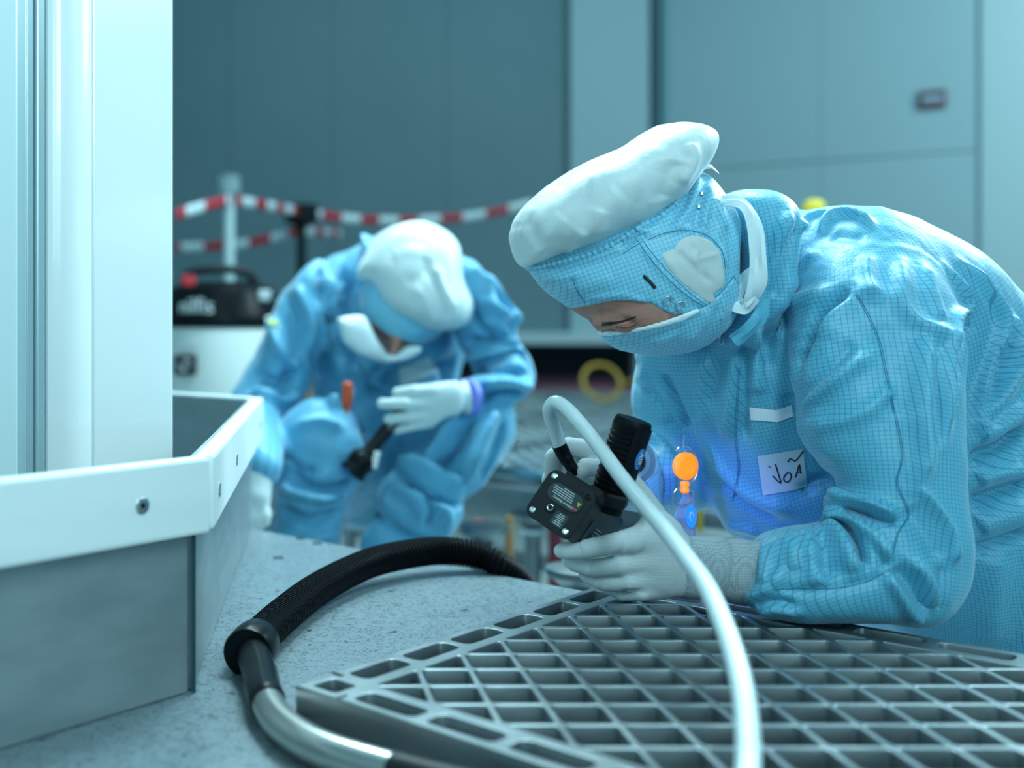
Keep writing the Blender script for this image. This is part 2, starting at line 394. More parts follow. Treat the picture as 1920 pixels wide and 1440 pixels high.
class Field:
    def __init__(s, lo, hi, vox):
        s.vox = vox; s.lo = np.array(lo, float)
        s.n = np.ceil((np.array(hi) - s.lo) / vox).astype(int) + 1
        s.ax = [s.lo[i] + vox * np.arange(s.n[i]) for i in range(3)]
        s.F = np.full(s.n, BIG, np.float32); s.L = np.zeros(s.n, np.int8)
    def copy(s):
        c = Field.__new__(Field); c.vox = s.vox; c.lo = s.lo; c.n = s.n; c.ax = s.ax
        c.F = s.F.copy(); c.L = s.L.copy(); return c
    def sub(s, lo, hi):
        sl = []
        for i in range(3):
            a = int(max(0, math.floor((lo[i] - s.lo[i]) / s.vox))); b = int(min(s.n[i], math.ceil((hi[i] - s.lo[i]) / s.vox) + 1))
            if b <= a: return None
            sl.append(slice(a, b))
        return tuple(sl)
    def merge(s, sl, d, label, k, op='u'):
        Fo = s.F[sl]; d = np.clip(d, -BIG, BIG).astype(np.float32)
        if op == 'u':
            if k > 0:
                h = np.clip(0.5 + 0.5 * (Fo - d) / k, 0, 1)
                new = Fo * (1 - h) + d * h - k * h * (1 - h)
            else: new = np.minimum(Fo, d)
            s.L[sl] = np.where(d < Fo, label, s.L[sl])
        else:
            if k > 0:
                h = np.clip(0.5 - 0.5 * (Fo + d) / k, 0, 1)
                new = Fo * (1 - h) - d * h + k * h * (1 - h)
            else: new = np.maximum(Fo, -d)
        s.F[sl] = new
    def grid(s, sl):
        return np.meshgrid(s.ax[0][sl[0]], s.ax[1][sl[1]], s.ax[2][sl[2]], indexing='ij', sparse=True)
    def cone(s, a, b, ra, rb, label=0, k=0.02, op='u'):
        a = np.array(a); b = np.array(b); m = max(ra, rb) + BIG
        sl = s.sub(np.minimum(a, b) - m, np.maximum(a, b) + m)
        if sl is None: return s
        X, Y, Z = s.grid(sl); e = b - a; L2 = max(e @ e, 1e-10)
        wx, wy, wz = X - a[0], Y - a[1], Z - a[2]
        t = np.clip((wx * e[0] + wy * e[1] + wz * e[2]) / L2, 0, 1)
        d = np.sqrt((wx - e[0]*t)**2 + (wy - e[1]*t)**2 + (wz - e[2]*t)**2) - (ra + (rb - ra) * t)
        s.merge(sl, d, label, k, op); return s
    def chain(s, pts, rads, label=0, k=0.02):
        for i in range(len(pts) - 1): s.cone(pts[i], pts[i+1], rads[i], rads[i+1], label, k)
        return s
    def ell(s, c, r, R=None, label=0, k=0.02, op='u'):
        c = np.array(c); r = np.array(r, float); m = r.max() + BIG
        sl = s.sub(c - m, c + m)
        if sl is None: return s
        X, Y, Z = s.grid(sl); w = (X - c[0], Y - c[1], Z - c[2])
        if R is not None:
            R = np.array(R); w = [R[0][i]*w[0] + R[1][i]*w[1] + R[2][i]*w[2] for i in range(3)]
        q = np.sqrt((w[0]/r[0])**2 + (w[1]/r[1])**2 + (w[2]/r[2])**2)
        g = np.sqrt((w[0]/r[0]**2)**2 + (w[1]/r[1]**2)**2 + (w[2]/r[2]**2)**2) + 1e-6
        s.merge(sl, q * (q - 1) / g, label, k, op); return s
    def inflate(s, poly, d0, T, tx=0.0, tz=0.0, label=0, k=0.02, flat=0.0, op='u', rnd=3, grow=0.0):
        pp = round_poly(poly, rnd) if rnd else [np.array(q, float) for q in poly]
        c = np.mean(pp, axis=0); C = P(c[0], c[1], d0)
        w = []
        for q in pp:
            kx = (q[0] - CX) / F; kz = -(q[1] - CY) / F
            Y = (d0 - tx * C.x - tz * (C.z - H)) / (1 - tx * kx - tz * kz)
            w.append((kx * Y, H + kz * Y))
        w = np.array(w); lo2 = w.min(0) - BIG; hi2 = w.max(0) + BIG
        yy = [d0 + tx * (x - C.x) + tz * (z - C.z) for x in (lo2[0], hi2[0]) for z in (lo2[1], hi2[1])]
        sl = s.sub((lo2[0], min(yy) - T - BIG, lo2[1]), (hi2[0], max(yy) + T + BIG, hi2[1]))
        if sl is None: return s
        gx = np.arange(lo2[0], hi2[0] + s.vox, s.vox); gz = np.arange(lo2[1], hi2[1] + s.vox, s.vox)
        def solve(step, u0=None, it=900):
            ax = np.arange(lo2[0], hi2[0] + step, step); az = np.arange(lo2[1], hi2[1] + step, step)
            XX, ZZ = np.meshgrid(ax, az, indexing='ij'); D = poly_sdf(XX, ZZ, w) - grow; M = D < 0
            u = np.zeros(XX.shape) if u0 is None else interp2(u0, ax, az) * M
            for _ in range(it):
                B = np.pad(u, 1)
                u = M * 0.25 * (B[:-2,1:-1] + B[2:,1:-1] + B[1:-1,:-2] + B[1:-1,2:] + step * step)
            return ax, az, u, D
        def interp2(src, ax, az):
            sx, sz, u = src[:3]; st = sx[1] - sx[0]
            fx = np.clip((ax - sx[0]) / st, 0, len(sx) - 1.001); fz = np.clip((az - sz[0]) / st, 0, len(sz) - 1.001)
            ix = fx.astype(int); iz = fz.astype(int); tx_ = (fx - ix)[:, None]; tz_ = (fz - iz)[None]
            return ((u[ix][:, iz]*(1-tz_) + u[ix][:, iz+1]*tz_)*(1-tx_) + (u[ix+1][:, iz]*(1-tz_) + u[ix+1][:, iz+1]*tz_)*tx_)
        big = max(hi2 - lo2)
        r1 = solve(big / 45, None, 700); r2 = solve(big / 110, r1, 220)
        r3 = solve(s.vox, r2, 60) if s.vox < big / 110 else r2
        ax, az, u, D = r3; um = u.max()
        sI = np.clip(u / um, 0, 1)
        if flat: sI = (1 - flat) * sI + flat * (1 - (1 - sI) ** 3)
        gval = max(math.sqrt(um), 1e-3) / um * 0.8
        sI = np.where(D > 0, -np.clip(D, 0, BIG) * gval, sI)
        X, Y, Z = s.grid(sl)
        xs = s.ax[0][sl[0]]; zs = s.ax[2][sl[2]]
        q = interp2((ax, az, sI), xs, zs) * T * T
        gx_, gz_ = np.gradient(q, s.vox)
        yc = d0 + tx * (xs[:, None] - C.x) + tz * (zs[None] - C.z)
        dy = Y - yc[:, None, :]
        f = (dy * dy - q[:, None, :]) / np.sqrt(4 * dy * dy + (gx_**2 + gz_**2)[:, None, :] + 4e-4 * T * T)
        s.merge(sl, f, label, k, op); return s
    def prism(s, poly, d0, op='keep', k=0.002, grow=0.0, rnd=0, ymin=None, ymax=None, tx=0.0):
        """cut the field with a pixel polygon extruded along the view depth (polygon sized at depth d0)"""
        pp = round_poly(poly, rnd) if rnd else poly
        w = [(P(q[0], q[1], d0).x, P(q[0], q[1], d0).z) for q in pp]
        xs, zs = s.ax[0], s.ax[2]; XX, ZZ = np.meshgrid(xs, zs, indexing='ij')
        D = (poly_sdf(XX, ZZ, w) - grow)[:, None, :] * np.ones((1, s.n[1], 1))
        Y = s.ax[1][None, :, None]
        if ymax is not None: D = np.maximum(D, Y - ymax)
        if ymin is not None: D = np.maximum(D, ymin - Y)
        D = np.clip(D, -BIG, BIG).astype(np.float32)
        if op == 'cut': D = -D
        h = np.clip(0.5 - 0.5 * (s.F - D) / k, 0, 1)
        s.F = s.F * (1 - h) + D * h + k * h * (1 - h)
        return s
    def shell(s, out, inn):
        """keep a layer between offsets"""
        s.F = np.maximum(s.F - out, -(s.F - inn)); return s
    def mesh(s, smooth=4):
        Fv = s.F.astype(np.float64)
        Fv = np.pad(Fv, 1, constant_values=BIG); Lp = np.pad(s.L, 1, mode='edge')
        ins = Fv < 0
        nx, ny, nz = Fv.shape
        c = np.zeros((nx-1, ny-1, nz-1), np.int8)
        for i in (0, 1):
            for j in (0, 1):
                for k in (0, 1):
                    c += ins[i:nx-1+i, j:ny-1+j, k:nz-1+k]
        act = (c > 0) & (c < 8)
        idx = np.full(act.shape, -1, np.int64); A = np.argwhere(act); idx[act] = np.arange(len(A))
        acc = np.zeros((len(A), 3)); cnt = np.zeros(len(A))
        corner = {}
        for i in (0, 1):
            for j in (0, 1):
                for k in (0, 1):
                    corner[i, j, k] = Fv[A[:,0]+i, A[:,1]+j, A[:,2]+k]
        for a in corner:
            for ax in range(3):
                if a[ax] == 0:
                    b = list(a); b[ax] = 1; b = tuple(b)
                    fa, fb = corner[a], corner[b]; m = (fa < 0) != (fb < 0)
                    t = np.where(m, fa / np.where(m, fa - fb, 1), 0)
                    pt = np.tile(np.array(a, float), (len(A), 1)); pt[:, ax] += t
                    acc += pt * m[:, None]; cnt += m
        V = (A + acc / np.maximum(cnt, 1)[:, None] - 1) * s.vox + s.lo
        lab = Lp[A[:,0], A[:,1], A[:,2]]
        faces = []
        for ax in range(3):
            o1, o2 = [(1, 2), (2, 0), (0, 1)][ax]
            sa = [slice(1, -1)] * 3; sb = [slice(1, -1)] * 3
            sa[ax] = slice(0, -1); sb[ax] = slice(1, None)
            fa = ins[tuple(sa)]; fb = ins[tuple(sb)]
            E = np.argwhere(fa != fb); pos = fa[fa != fb]
            off = [1, 1, 1]; off[ax] = 0
            E = E + np.array(off)
            def cell(d1, d2):
                q = E.copy(); q[:, o1] -= d1; q[:, o2] -= d2
                return idx[q[:,0], q[:,1], q[:,2]]
            q = np.stack([cell(0,0), cell(1,0), cell(1,1), cell(0,1)], 1)
            q = np.where(pos[:, None], q, q[:, ::-1])
            faces.append(q)
        Fc = np.concatenate(faces); Fc = Fc[(Fc >= 0).all(1)]
        ed = np.concatenate([Fc[:, [0,1]], Fc[:, [1,2]], Fc[:, [2,3]], Fc[:, [3,0]]])
        for _ in range(smooth):
            for lam in (0.5, -0.52):
                acc = np.zeros_like(V); n = np.zeros(len(V))
                for ch in range(3):
                    acc[:, ch] = np.bincount(ed[:,0], V[ed[:,1], ch], len(V)) + np.bincount(ed[:,1], V[ed[:,0], ch], len(V))
                n = np.bincount(ed[:,0], minlength=len(V)) + np.bincount(ed[:,1], minlength=len(V))
                V = V + lam * (acc / np.maximum(n, 1)[:, None] - V)
        return V, Fc, lab
def normals(V, Fc):
    a = V[Fc[:,2]] - V[Fc[:,0]]; b = V[Fc[:,3]] - V[Fc[:,1]]
    n = np.cross(a, b); N = np.zeros_like(V)
    for c in range(4):
        for ch in range(3): N[:, ch] += np.bincount(Fc[:, c], n[:, ch], len(V))
    return N / np.maximum(np.linalg.norm(N, axis=1), 1e-12)[:, None]
def bvh_of(V, Fc):
    return BVHTree.FromPolygons(V.tolist(), Fc.tolist())
CAMV = Vector((0, 0, H))
def hit(bvh, px, py):
    d = (P(px, py, 1.0) - CAMV).normalized()
    loc, nor, i, dist = bvh.ray_cast(CAMV, d)
    if loc is None: return None, None
    if nor.dot(d) > 0: nor = -nor
    return loc, nor
def apply_folds(V, Fc, folds, scale=1.0):
    """folds: (pixel polyline, amplitude, width, kind); the lines are laid on the surface and raised or sunk there"""
    bvh = bvh_of(V, Fc); N = normals(V, Fc); disp = np.zeros(len(V))
    for fd in folds:
        pts, amp, wid = fd[:3]; kind = fd[3] if len(fd) > 3 else 'g'
        sp = smooth_path([(a, b, 0) for a, b in pts], 5)
        L = []
        for q in sp:
            loc, _ = hit(bvh, q.x, q.y)
            if loc is not None:
                if L and (loc - L[-1]).length > 0.12: continue
                L.append(loc)
        if len(L) < 2: continue
        L = np.array(L); m = 3 * wid
        sel = np.where(((V > L.min(0) - m) & (V < L.max(0) + m)).all(1))[0]
        if not len(sel): continue
        Q = V[sel]; best = np.full(len(sel), 1e9); bt = np.zeros(len(sel))
        n = len(L) - 1
        for i in range(n):
            a = L[i]; e = L[i+1] - a; t = np.clip(((Q - a) @ e) / max(e @ e, 1e-12), 0, 1)
            d = np.linalg.norm(Q - a - t[:, None] * e, axis=1)
            u = d < best; best[u] = d[u]; bt[u] = (i + t[u]) / n
        taper = np.clip(np.minimum(bt, 1 - bt) * 5 + 0.25, 0, 1)
        prof = np.exp(-(best / wid) ** 2) if kind == 'g' else np.exp(-best / (wid * 0.7))
        disp[sel] += amp * prof * taper
    return V + N * (disp * scale)[:, None]
def noise_disp(V, Fc, amp, scale, stretch=(1, 1, 1), seed=0.0):
    N = normals(V, Fc); st = Vector(stretch)
    d = np.empty(len(V))
    for i, v in enumerate(V):
        d[i] = noise.noise(Vector((v[0]*scale*st.x + seed, v[1]*scale*st.y, v[2]*scale*st.z)))
    return V + N * (d * amp)[:, None]
def to_object(name, V, Fc, mats, parent=None, lab=None, uvfun=None, matmap=None):
    me = bpy.data.meshes.new(name)
    me.vertices.add(len(V)); me.vertices.foreach_set('co', V.astype(np.float32).ravel())
    me.loops.add(len(Fc) * 4); me.loops.foreach_set('vertex_index', Fc.astype(np.int32).ravel())
    me.polygons.add(len(Fc)); me.polygons.foreach_set('loop_start', (np.arange(len(Fc)) * 4).astype(np.int32))
    me.update(calc_edges=True); me.validate()
    o = link(name, me, mats, parent, True)
    if uvfun is not None:
        fl = lab[Fc[:, 0]]
        uv = uvfun(V, Fc, fl)
        l = me.uv_layers.new(name='UVMap'); l.data.foreach_set('uv', uv.astype(np.float32).ravel())
    if matmap is not None:
        fl = lab[Fc[:, 0]]
        me.polygons.foreach_set('material_index', np.array([matmap.get(int(x), 0) for x in fl], np.int32))
    return o
def cyl_uv(axes):
    """axes: label -> (origin, axis dir, mean radius); unroll every cloth piece round its own axis"""
    def f(V, Fc, fl):
        uv = np.zeros((len(Fc), 4, 2))
        for lb, (o, a, r) in axes.items():
            m = fl == lb
            if not m.any(): continue
            a = np.array(a, float); a /= np.linalg.norm(a); o = np.array(o)
            ref = np.array((0, -1.0, 0)); ref -= a * (ref @ a); ref /= np.linalg.norm(ref); s = np.cross(a, ref)
            Q = V[Fc[m]] - o; h = Q @ a; x = Q @ ref; y = Q @ s
            ang = np.arctan2(y, x); rad = np.sqrt(x * x + y * y)
            h = h + np.tanh(h / 0.12) * (r - rad) * 0.6
            ang = np.where(ang - ang[:, :1] > math.pi, ang - 2*math.pi, ang)
            ang = np.where(ang - ang[:, :1] < -math.pi, ang + 2*math.pi, ang)
            uv[m] = np.stack([ang * r + 0.0024, h], -1)
        return uv.reshape(-1, 2)
    return f
def box_uv(V, Fc, fl):
    N = normals(V, Fc)
    uv = np.stack([V[Fc][:, :, 0] * 0.94 + V[Fc][:, :, 2] * 0.34, V[Fc][:, :, 2] * 0.94 - V[Fc][:, :, 0] * 0.34], -1)
    return uv.reshape(-1, 2)
def stroke(bvh, pts, rad, off=0.0006, n=6, sub=4):
    """a thin line lying on a surface"""
    out = []
    for q in (smooth_path([(a, b, 0) for a, b in pts], sub) if sub else [Vector((a, b, 0)) for a, b in pts]):
        loc, nor = hit(bvh, q.x, q.y)
        if loc is not None:
            if out and (loc - out[-1]).length > 0.04: continue
            out.append(loc + nor * off)
    return out
def patch(bvh, quad, nu, nv, off=0.001, thick=0.0006, wave=0.0):
    """a thin sheet lying on a surface between four pixel corners (TL, TR, BR, BL)"""
    TL, TR, BR, BL = [np.array(q, float) for q in quad]
    vs = {}; L = []
    for j in range(nv + 1):
        for i in range(nu + 1):
            u = i / nu; v = j / nv
            q = (TL*(1-u) + TR*u)*(1-v) + (BL*(1-u) + BR*u)*v
            loc, nor = hit(bvh, q[0], q[1])
            if loc is not None: vs[i, j] = len(L); L.append(loc + nor * off)
    f = []
    for j in range(nv):
        for i in range(nu):
            k = [(i, j), (i, j+1), (i+1, j+1), (i+1, j)]
            if all(q in vs for q in k):
                pts = [L[vs[q]] for q in k]
                if max((pts[0]-pts[2]).length, (pts[1]-pts[3]).length) < 0.012 + 2.2 * ((BR - TL) @ (BR - TL)) ** .5 / nu / 1500:
                    f.append([vs[q] for q in k])
    me = mesh_from(L, f)
    return me

# ================================================================== SETTING
R2 = math.sqrt(0.5)
DA = Vector((R2, R2, 0)); DB = Vector((R2, -R2, 0))      # the two directions of the floor grid
def dp(a, b, z=0.0): return DA * a + DB * b + Vector((0, 0, z))  # a = (x+y)/sqrt2, b = (x-y)/sqrt2
A0 = 2.0 * R2            # edge of the closed floor
A1 = 3.55 * R2           # edge of the grated deck beyond the opening
ROT45 = Matrix.Rotation(math.radians(45), 3, 'Z')

# raised floor with its cut edge
mb = MB()
def slab(mb, pts, z0, z1):
    n = len(pts); v = [Vector((p.x, p.y, z)) for z in (z0, z1) for p in pts]
    mb.add(v, [tuple(reversed(range(n))), tuple(range(n, 2*n))] + [(i, (i+1) % n, n+(i+1) % n, n+i) for i in range(n)])
slab(mb, [dp(-1.6, -2.6), dp(-1.6, 2.4), dp(A0, 2.4), dp(A0, -2.6)], -0.045, 0)
floor = tag(mb.build('floor', M_FLOOR), kind='structure')
mb = MB(); mb.box((1.6, 5.0, -0.43), (14, 14, 0.06))
tag(mb.build('floor_below', M_SUBFLOOR), kind='structure')
# small bored holes with dark plugs near the edge
for i, (px, py) in enumerate([(563, 1010), (595, 1019), (522, 1046), (601, 1021)][:3]):
    c = PZ(px, py, 0.0)
    o = MB().lathe([(0.0085, -0.004), (0.0085, 0.0008), (0.006, 0.0012), (0.0055, -0.002)], (0, 0, 0), n=20).build('floor_plug', M_BLACK)
    o.location = c
    tag(o, ['dark round plug nearest the steel guard in the pale floor by its far edge',
            'dark round plug farther right in the pale floor by its far edge',
            'small dark plug set back from the edge in the pale floor behind the hose'][i], 'plug', 'dark plugs in the pale floor')

# rear walls
YW = 7.0
def wx(px, y=YW): return (px - CX) * y / F
zb = 0.27
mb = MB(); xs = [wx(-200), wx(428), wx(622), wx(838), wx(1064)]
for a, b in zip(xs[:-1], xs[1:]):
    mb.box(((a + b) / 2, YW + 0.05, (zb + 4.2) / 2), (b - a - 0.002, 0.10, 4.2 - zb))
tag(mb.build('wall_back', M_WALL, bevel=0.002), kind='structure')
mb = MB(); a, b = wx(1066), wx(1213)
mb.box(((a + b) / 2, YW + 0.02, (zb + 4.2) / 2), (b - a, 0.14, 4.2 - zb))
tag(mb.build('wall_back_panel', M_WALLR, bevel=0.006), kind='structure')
mb = MB(); mb.box((wx(1234), YW + 0.22, 2.2), (0.16, 0.1, 4.4))
tag(mb.build('trim_1', M_DARKGAP), kind='structure')
mb = MB(); mb.box((wx(1240), YW + 0.14, 2.2), (0.05, 0.1, 4.4))
tag(mb.build('trim_2', M_WALL), kind='structure')
WR0 = Vector((wx(1252), YW, 0)); WD = Vector((0.857, -0.516, 0)); WN = Vector((-0.516, -0.857, 0))
WM = Matrix((WD, -WN, Vector((0, 0, 1)))).transposed()
mb = MB()
segs = [0, 0.872, 1.66]
zj = H + (613 - 300) * 6.5 / F
for a, b in zip(segs[:-1], segs[1:]):
    for z0, z1 in ((-0.4, zj - 0.003), (zj + 0.003, 4.2)):
        mb.box(WR0 + WD * ((a + b) / 2) - WN * 0.05 + Vector((0, 0, (z0 + z1) / 2)), (b - a - 0.002, 0.1, z1 - z0), WM)
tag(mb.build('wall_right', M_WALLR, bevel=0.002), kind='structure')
mb = MB(); mb.box(WR0 + WD * 2.37 - WN * 0.085 + Vector((0, 0, 1.9)), (1.4, 0.2, 4.6), WM)
tag(mb.build('wall_right_pilaster', M_TRIM, bevel=0.02), kind='structure')
# base ledge and recess under the back wall
mb = MB(); mb.box(((wx(860) + wx(1200)) / 2, YW - 0.06, zb + 0.035), (wx(1200) - wx(860), 0.26, 0.075))
tag(mb.build('trim_3', M_TRIM, bevel=0.008), kind='structure')
mb = MB(); mb.box(((wx(-300) + wx(1240)) / 2, 8.7, 0.12), (wx(1240) - wx(-300) + 1.5, 0.2, 0.6))
tag(mb.build('wall_recess', M_MACHINE), kind='structure')
mb = MB(); mb.box((wx(1206), YW + 0.03, 0.13), (0.1, 0.1, 0.27))
tag(mb.build('trim_4', M_WALLR), kind='structure')
mb = MB(); mb.box((2.2, 7.5, -0.012), (6.0, 2.2, 0.022))
o = mb.build('red_floor_mat', M_REDMAT, bevel=0.004); tag(o, 'dark red mat on the floor beneath the rear wall', 'mat')

# ------------------------------------------------------------------ cast grating panel
def clip_poly(poly, lo, hi):
    def cl(p, ax, v, sgn):
        out = []
        for i in range(len(p)):
            a, b = p[i-1], p[i]; ia = sgn * (a[ax] - v) >= 0; ib = sgn * (b[ax] - v) >= 0
            if ia != ib:
                t = (v - a[ax]) / (b[ax] - a[ax]); out.append((a[0] + (b[0]-a[0])*t, a[1] + (b[1]-a[1])*t))
            if ib: out.append(b)
        return out
    for ax in (0, 1):
        poly = cl(poly, ax, lo, 1)
        if len(poly) < 3: return []
        poly = cl(poly, ax, hi, -1)
        if len(poly) < 3: return []
    return poly
def area2(p): return 0.5 * sum(p[i-1][0]*p[i][1] - p[i][0]*p[i-1][1] for i in range(len(p)))
def inset(p, w):
    """shrink a convex counter-clockwise polygon by w (half-plane clipping, so small edges may vanish)"""
    q = [p[0]]
    for a in p[1:]:
        if (Vector(a) - Vector(q[-1])).length > 1e-5: q.append(a)
    if (Vector(q[0]) - Vector(q[-1])).length < 1e-5: q.pop()
    if len(q) < 3: return None
    if area2(q) < 0: q = q[::-1]
    out = q
    for i in range(len(q)):
        a, b = Vector(q[i-1]), Vector(q[i]); e = (b - a).normalized(); nn = Vector((-e.y, e.x)); o = a + nn * w
        res = []
        for k in range(len(out)):
            c, d = Vector(out[k-1]), Vector(out[k]); dc = (c - o).dot(nn); dd = (d - o).dot(nn)
            if (dc >= 0) != (dd >= 0): res.append(tuple(c.lerp(d, dc / (dc - dd))))
            if dd >= 0: res.append(tuple(d))
        out = res
        if len(out) < 3: return None
    res = [out[0]]
    for a in out[1:]:
        if (Vector(a) - Vector(res[-1])).length > 1.5e-3: res.append(a)
    if (Vector(res[0]) - Vector(res[-1])).length < 1.5e-3: res.pop()
    if len(res) < 3 or area2(res) < 6e-5: return None
    return res
def rounded(p, r, k=3):
    n = len(p); out = []
    for i in range(n):
        a, b, c = Vector(p[i-1]), Vector(p[i]), Vector(p[(i+1) % n])
        e1 = a - b; e2 = c - b; rr = min(r, e1.length * 0.45, e2.length * 0.45)
        s = b + e1.normalized() * rr; t = b + e2.normalized() * rr
        for j in range(k + 1):
            u = j / k; out.append(tuple(s * (1-u)**2 + b * (2*u*(1-u)) + t * u**2))
    return out
def grate_polys(size, pitch, frame=True, wall=0.0030):
    h = size / 2; holes = []
    fr = 0.0485 if frame else 0.02
    n = int(size / pitch) + 3
    for i in range(-n, n):
        for j in range(-n, n):
            c = Vector(((i + 0.5) * pitch, (j + 0.5) * pitch))
            sq = [c + Vector(q) * pitch / 2 for q in ((-1,-1), (1,-1), (1,1), (-1,1))]
            sq = [(R2 * (q.x - q.y), R2 * (q.x + q.y)) for q in sq]
            p = clip_poly(sq, -h + fr, h - fr)
            if len(p) < 3: continue
            p = inset(p, wall)
            if p: holes.append(rounded(p, 0.005))
    if frame:
        ns = 6; L = size - 0.11
        for k in range(ns):
            a = -L / 2 + L * k / ns + 0.006; b = -L / 2 + L * (k + 1) / ns - 0.006
            for s in (-1, 1):
                y0 = s * (h - 0.0230) ; w = 0.0135
                for sw in (0, 1):
                    p = [(a, y0 - w), (b, y0 - w), (b, y0 + w), (a, y0 + w)]
                    if sw: p = [(q[1], q[0]) for q in p][::-1]
                    holes.append(rounded(p, 0.010, 5))
        for sx in (-1, 1):
            for sy in (-1, 1):
                c = (sx * (h - 0.0255), sy * (h - 0.0255)); w = 0.0150
                holes.append(rounded([(c[0]-w, c[1]-w), (c[0]+w, c[1]-w), (c[0]+w, c[1]+w), (c[0]-w, c[1]+w)], 0.006))
    return [(-h, -h), (h, -h), (h, h), (-h, h)], holes
def grate_mesh(size, pitch, thick, bev, **kw):
    outer, holes = grate_polys(size, pitch, **kw)
    cu = bpy.data.curves.new('grate', 'CURVE'); cu.dimensions = '2D'; cu.fill_mode = 'BOTH'
    cu.extrude = thick / 2 - bev; cu.bevel_depth = bev; cu.bevel_resolution = 1; cu.offset = -bev
    for p in [outer] + holes:
        sp = cu.splines.new('POLY'); sp.points.add(len(p) - 1)
        for i, q in enumerate(p): sp.points[i].co = (q[0], q[1], 0, 1)
        sp.use_cyclic_u = True
    o = bpy.data.objects.new('tmp', cu); COL.objects.link(o)
    me = bpy.data.meshes.new_from_object(o.evaluated_get(bpy.context.evaluated_depsgraph_get()))
    bpy.data.objects.remove(o); me.name = 'grate'
    bm = bmesh.new(); bm.from_mesh(me); bmesh.ops.remove_doubles(bm, verts=bm.verts, dist=1e-5)
    bmesh.ops.recalc_face_normals(bm, faces=bm.faces)
    bm.to_mesh(me); bm.free()
    return me
TH = 0.040
gm = grate_mesh(0.60, 0.0505, TH, 0.0012)
gA = PZ(555, 1286, TH)                      # left corner of the loose panel
c = gA + DA * 0.30 + DB * 0.30
o = link('floor_grate', gm, M_CASTALU, smooth=False); o.location = (c.x, c.y, TH / 2 + 0.0005)
o.rotation_euler = (0, 0, math.radians(45))
tag(o, 'loose square cast metal floor grate lying on the pale floor in the foreground', 'floor grate')
# lugs at the left corner of the loose panel
for (a, b, sx, sy) in ((0.006, 0.052, 0.012, 0.004), (0.052, 0.006, 0.004, 0.012)):
    q = gA + DA * a + DB * b
    lug = MB().box((q.x, q.y, TH + 0.0012), (sx, sy, 0.0035), ROT45).build('corner_lug', M_CASTALU, None, bevel=0.0006); lug.parent = o
    lug.matrix_parent_inverse = (Matrix.Translation(o.location) @ Matrix.Rotation(math.radians(45), 4, 'Z')).inverted()

# deck of fixed gratings beyond the opening
gm2 = grate_mesh(0.592, 0.0505, 0.045, 0.001, frame=True, wall=0.004)
first = None; deck = []
cols = {}
for i in range(0, 7):
    for j in range(-6, 3):
        c = dp(A1 + 0.3 + 0.6 * i, -0.42 + 0.6 * j)
        if c.y > 6.6 or c.y < 1.6: continue
        px = CX + c.x * F / c.y
        if px < 440 or px > 2100: continue
        if px < 560: continue
        deck.append((i, j, c))
row_names = ['along the edge of the opening', 'in the second row behind the opening', 'in the third row behind the opening',
             'in the fourth row behind the opening', 'in the fifth row behind the opening', 'in the sixth row behind the opening', 'in the rearmost row']
proto = None
bycol = {}
for i, j, c in deck: bycol.setdefault(i, []).append((c.x, j, c))
for i in sorted(bycol):
    L = sorted(bycol[i], key=lambda q: q[0]); n = len(L)
    for k, (_, j, c) in enumerate(L):
        if proto is None:
            o = proto = link('floor_grate', gm2, M_DECK, smooth=False)
        else:
            o = proto.copy(); COL.objects.link(o)
        o.location = (c.x, c.y, -0.0225); o.rotation_euler = (0, 0, math.radians(45))
        pos = 'leftmost' if k == 0 else ('rightmost' if k == n - 1 else ['', 'second from left', 'third from left', 'fourth from left', 'fifth from left', 'sixth from left'][min(k, 5)])
        tag(o, 'fixed metal floor grate %s, %s' % (row_names[i], pos), 'floor grate', 'fixed floor grates of the rear deck')

# beams and pedestals
def pedestal(loc, z1, label):
    t = empty('floor_pedestal', loc, label, 'pedestal', 'floor pedestals in the opening')
    x, y, _ = loc
    MB().lathe([(0.055, -0.40), (0.055, -0.392), (0.012, -0.388)], (x, y, 0), n=24).build('base_plate', M_ALUDARK, t, True)
    MB().lathe([(0.013, -0.392), (0.013, z1 - 0.06)], (x, y, 0), n=16).build('rod', M_WOOD, t, True)
    MB().lathe([(0.021, -0.30), (0.021, z1 - 0.05)], (x, y, 0), n=20).build('tube', M_ALUDARK, t, True)
    MB().lathe([(0.026, z1 - 0.052), (0.032, z1 - 0.05), (0.032, z1 - 0.04), (0.026, z1 - 0.038)], (x, y, 0), n=6).build('lock_nut', M_SNAP, t)
    MB().lathe([(0.02, z1 - 0.04), (0.056, z1 - 0.012), (0.058, z1), (0.05, z1 + 0.002)], (x, y, 0), n=28).build('head', M_ALUDARK, t, True)
    return t
bm_ = empty('deck_beam', dp(A1 + 0.03, 0, -0.08), 'grey metal beam carrying the front edge of the rear grated deck', 'beam')
mb = MB(); mb.box(dp(A1 + 0.03, -0.4, -0.085), (0.05, 4.4, 0.07), ROT45); mb.build('web', M_ALUDARK, bm_, bevel=0.003)
mb = MB(); mb.box(dp(A1 + 0.015, -0.4, -0.052), (0.09, 4.4, 0.012), ROT45); mb.build('flange', M_CASTALU, bm_, bevel=0.002)
names = ['right below the beam end nearest the squatting worker', 'between the squatting worker and the bending worker', 'behind the black lamp, under the beam',
         'below the beam beside the bending worker', 'behind the bending worker under the beam', 'under the beam behind the squatting worker', 'farthest left under the beam']
for k, b in enumerate([-1.90, -1.60, -1.30, -1.0, -0.7, -2.25, -2.6]):
    q = dp(A1 + 0.03, b); pedestal((q.x, q.y, 0), -0.12, 'steel floor pedestal ' + names[k])
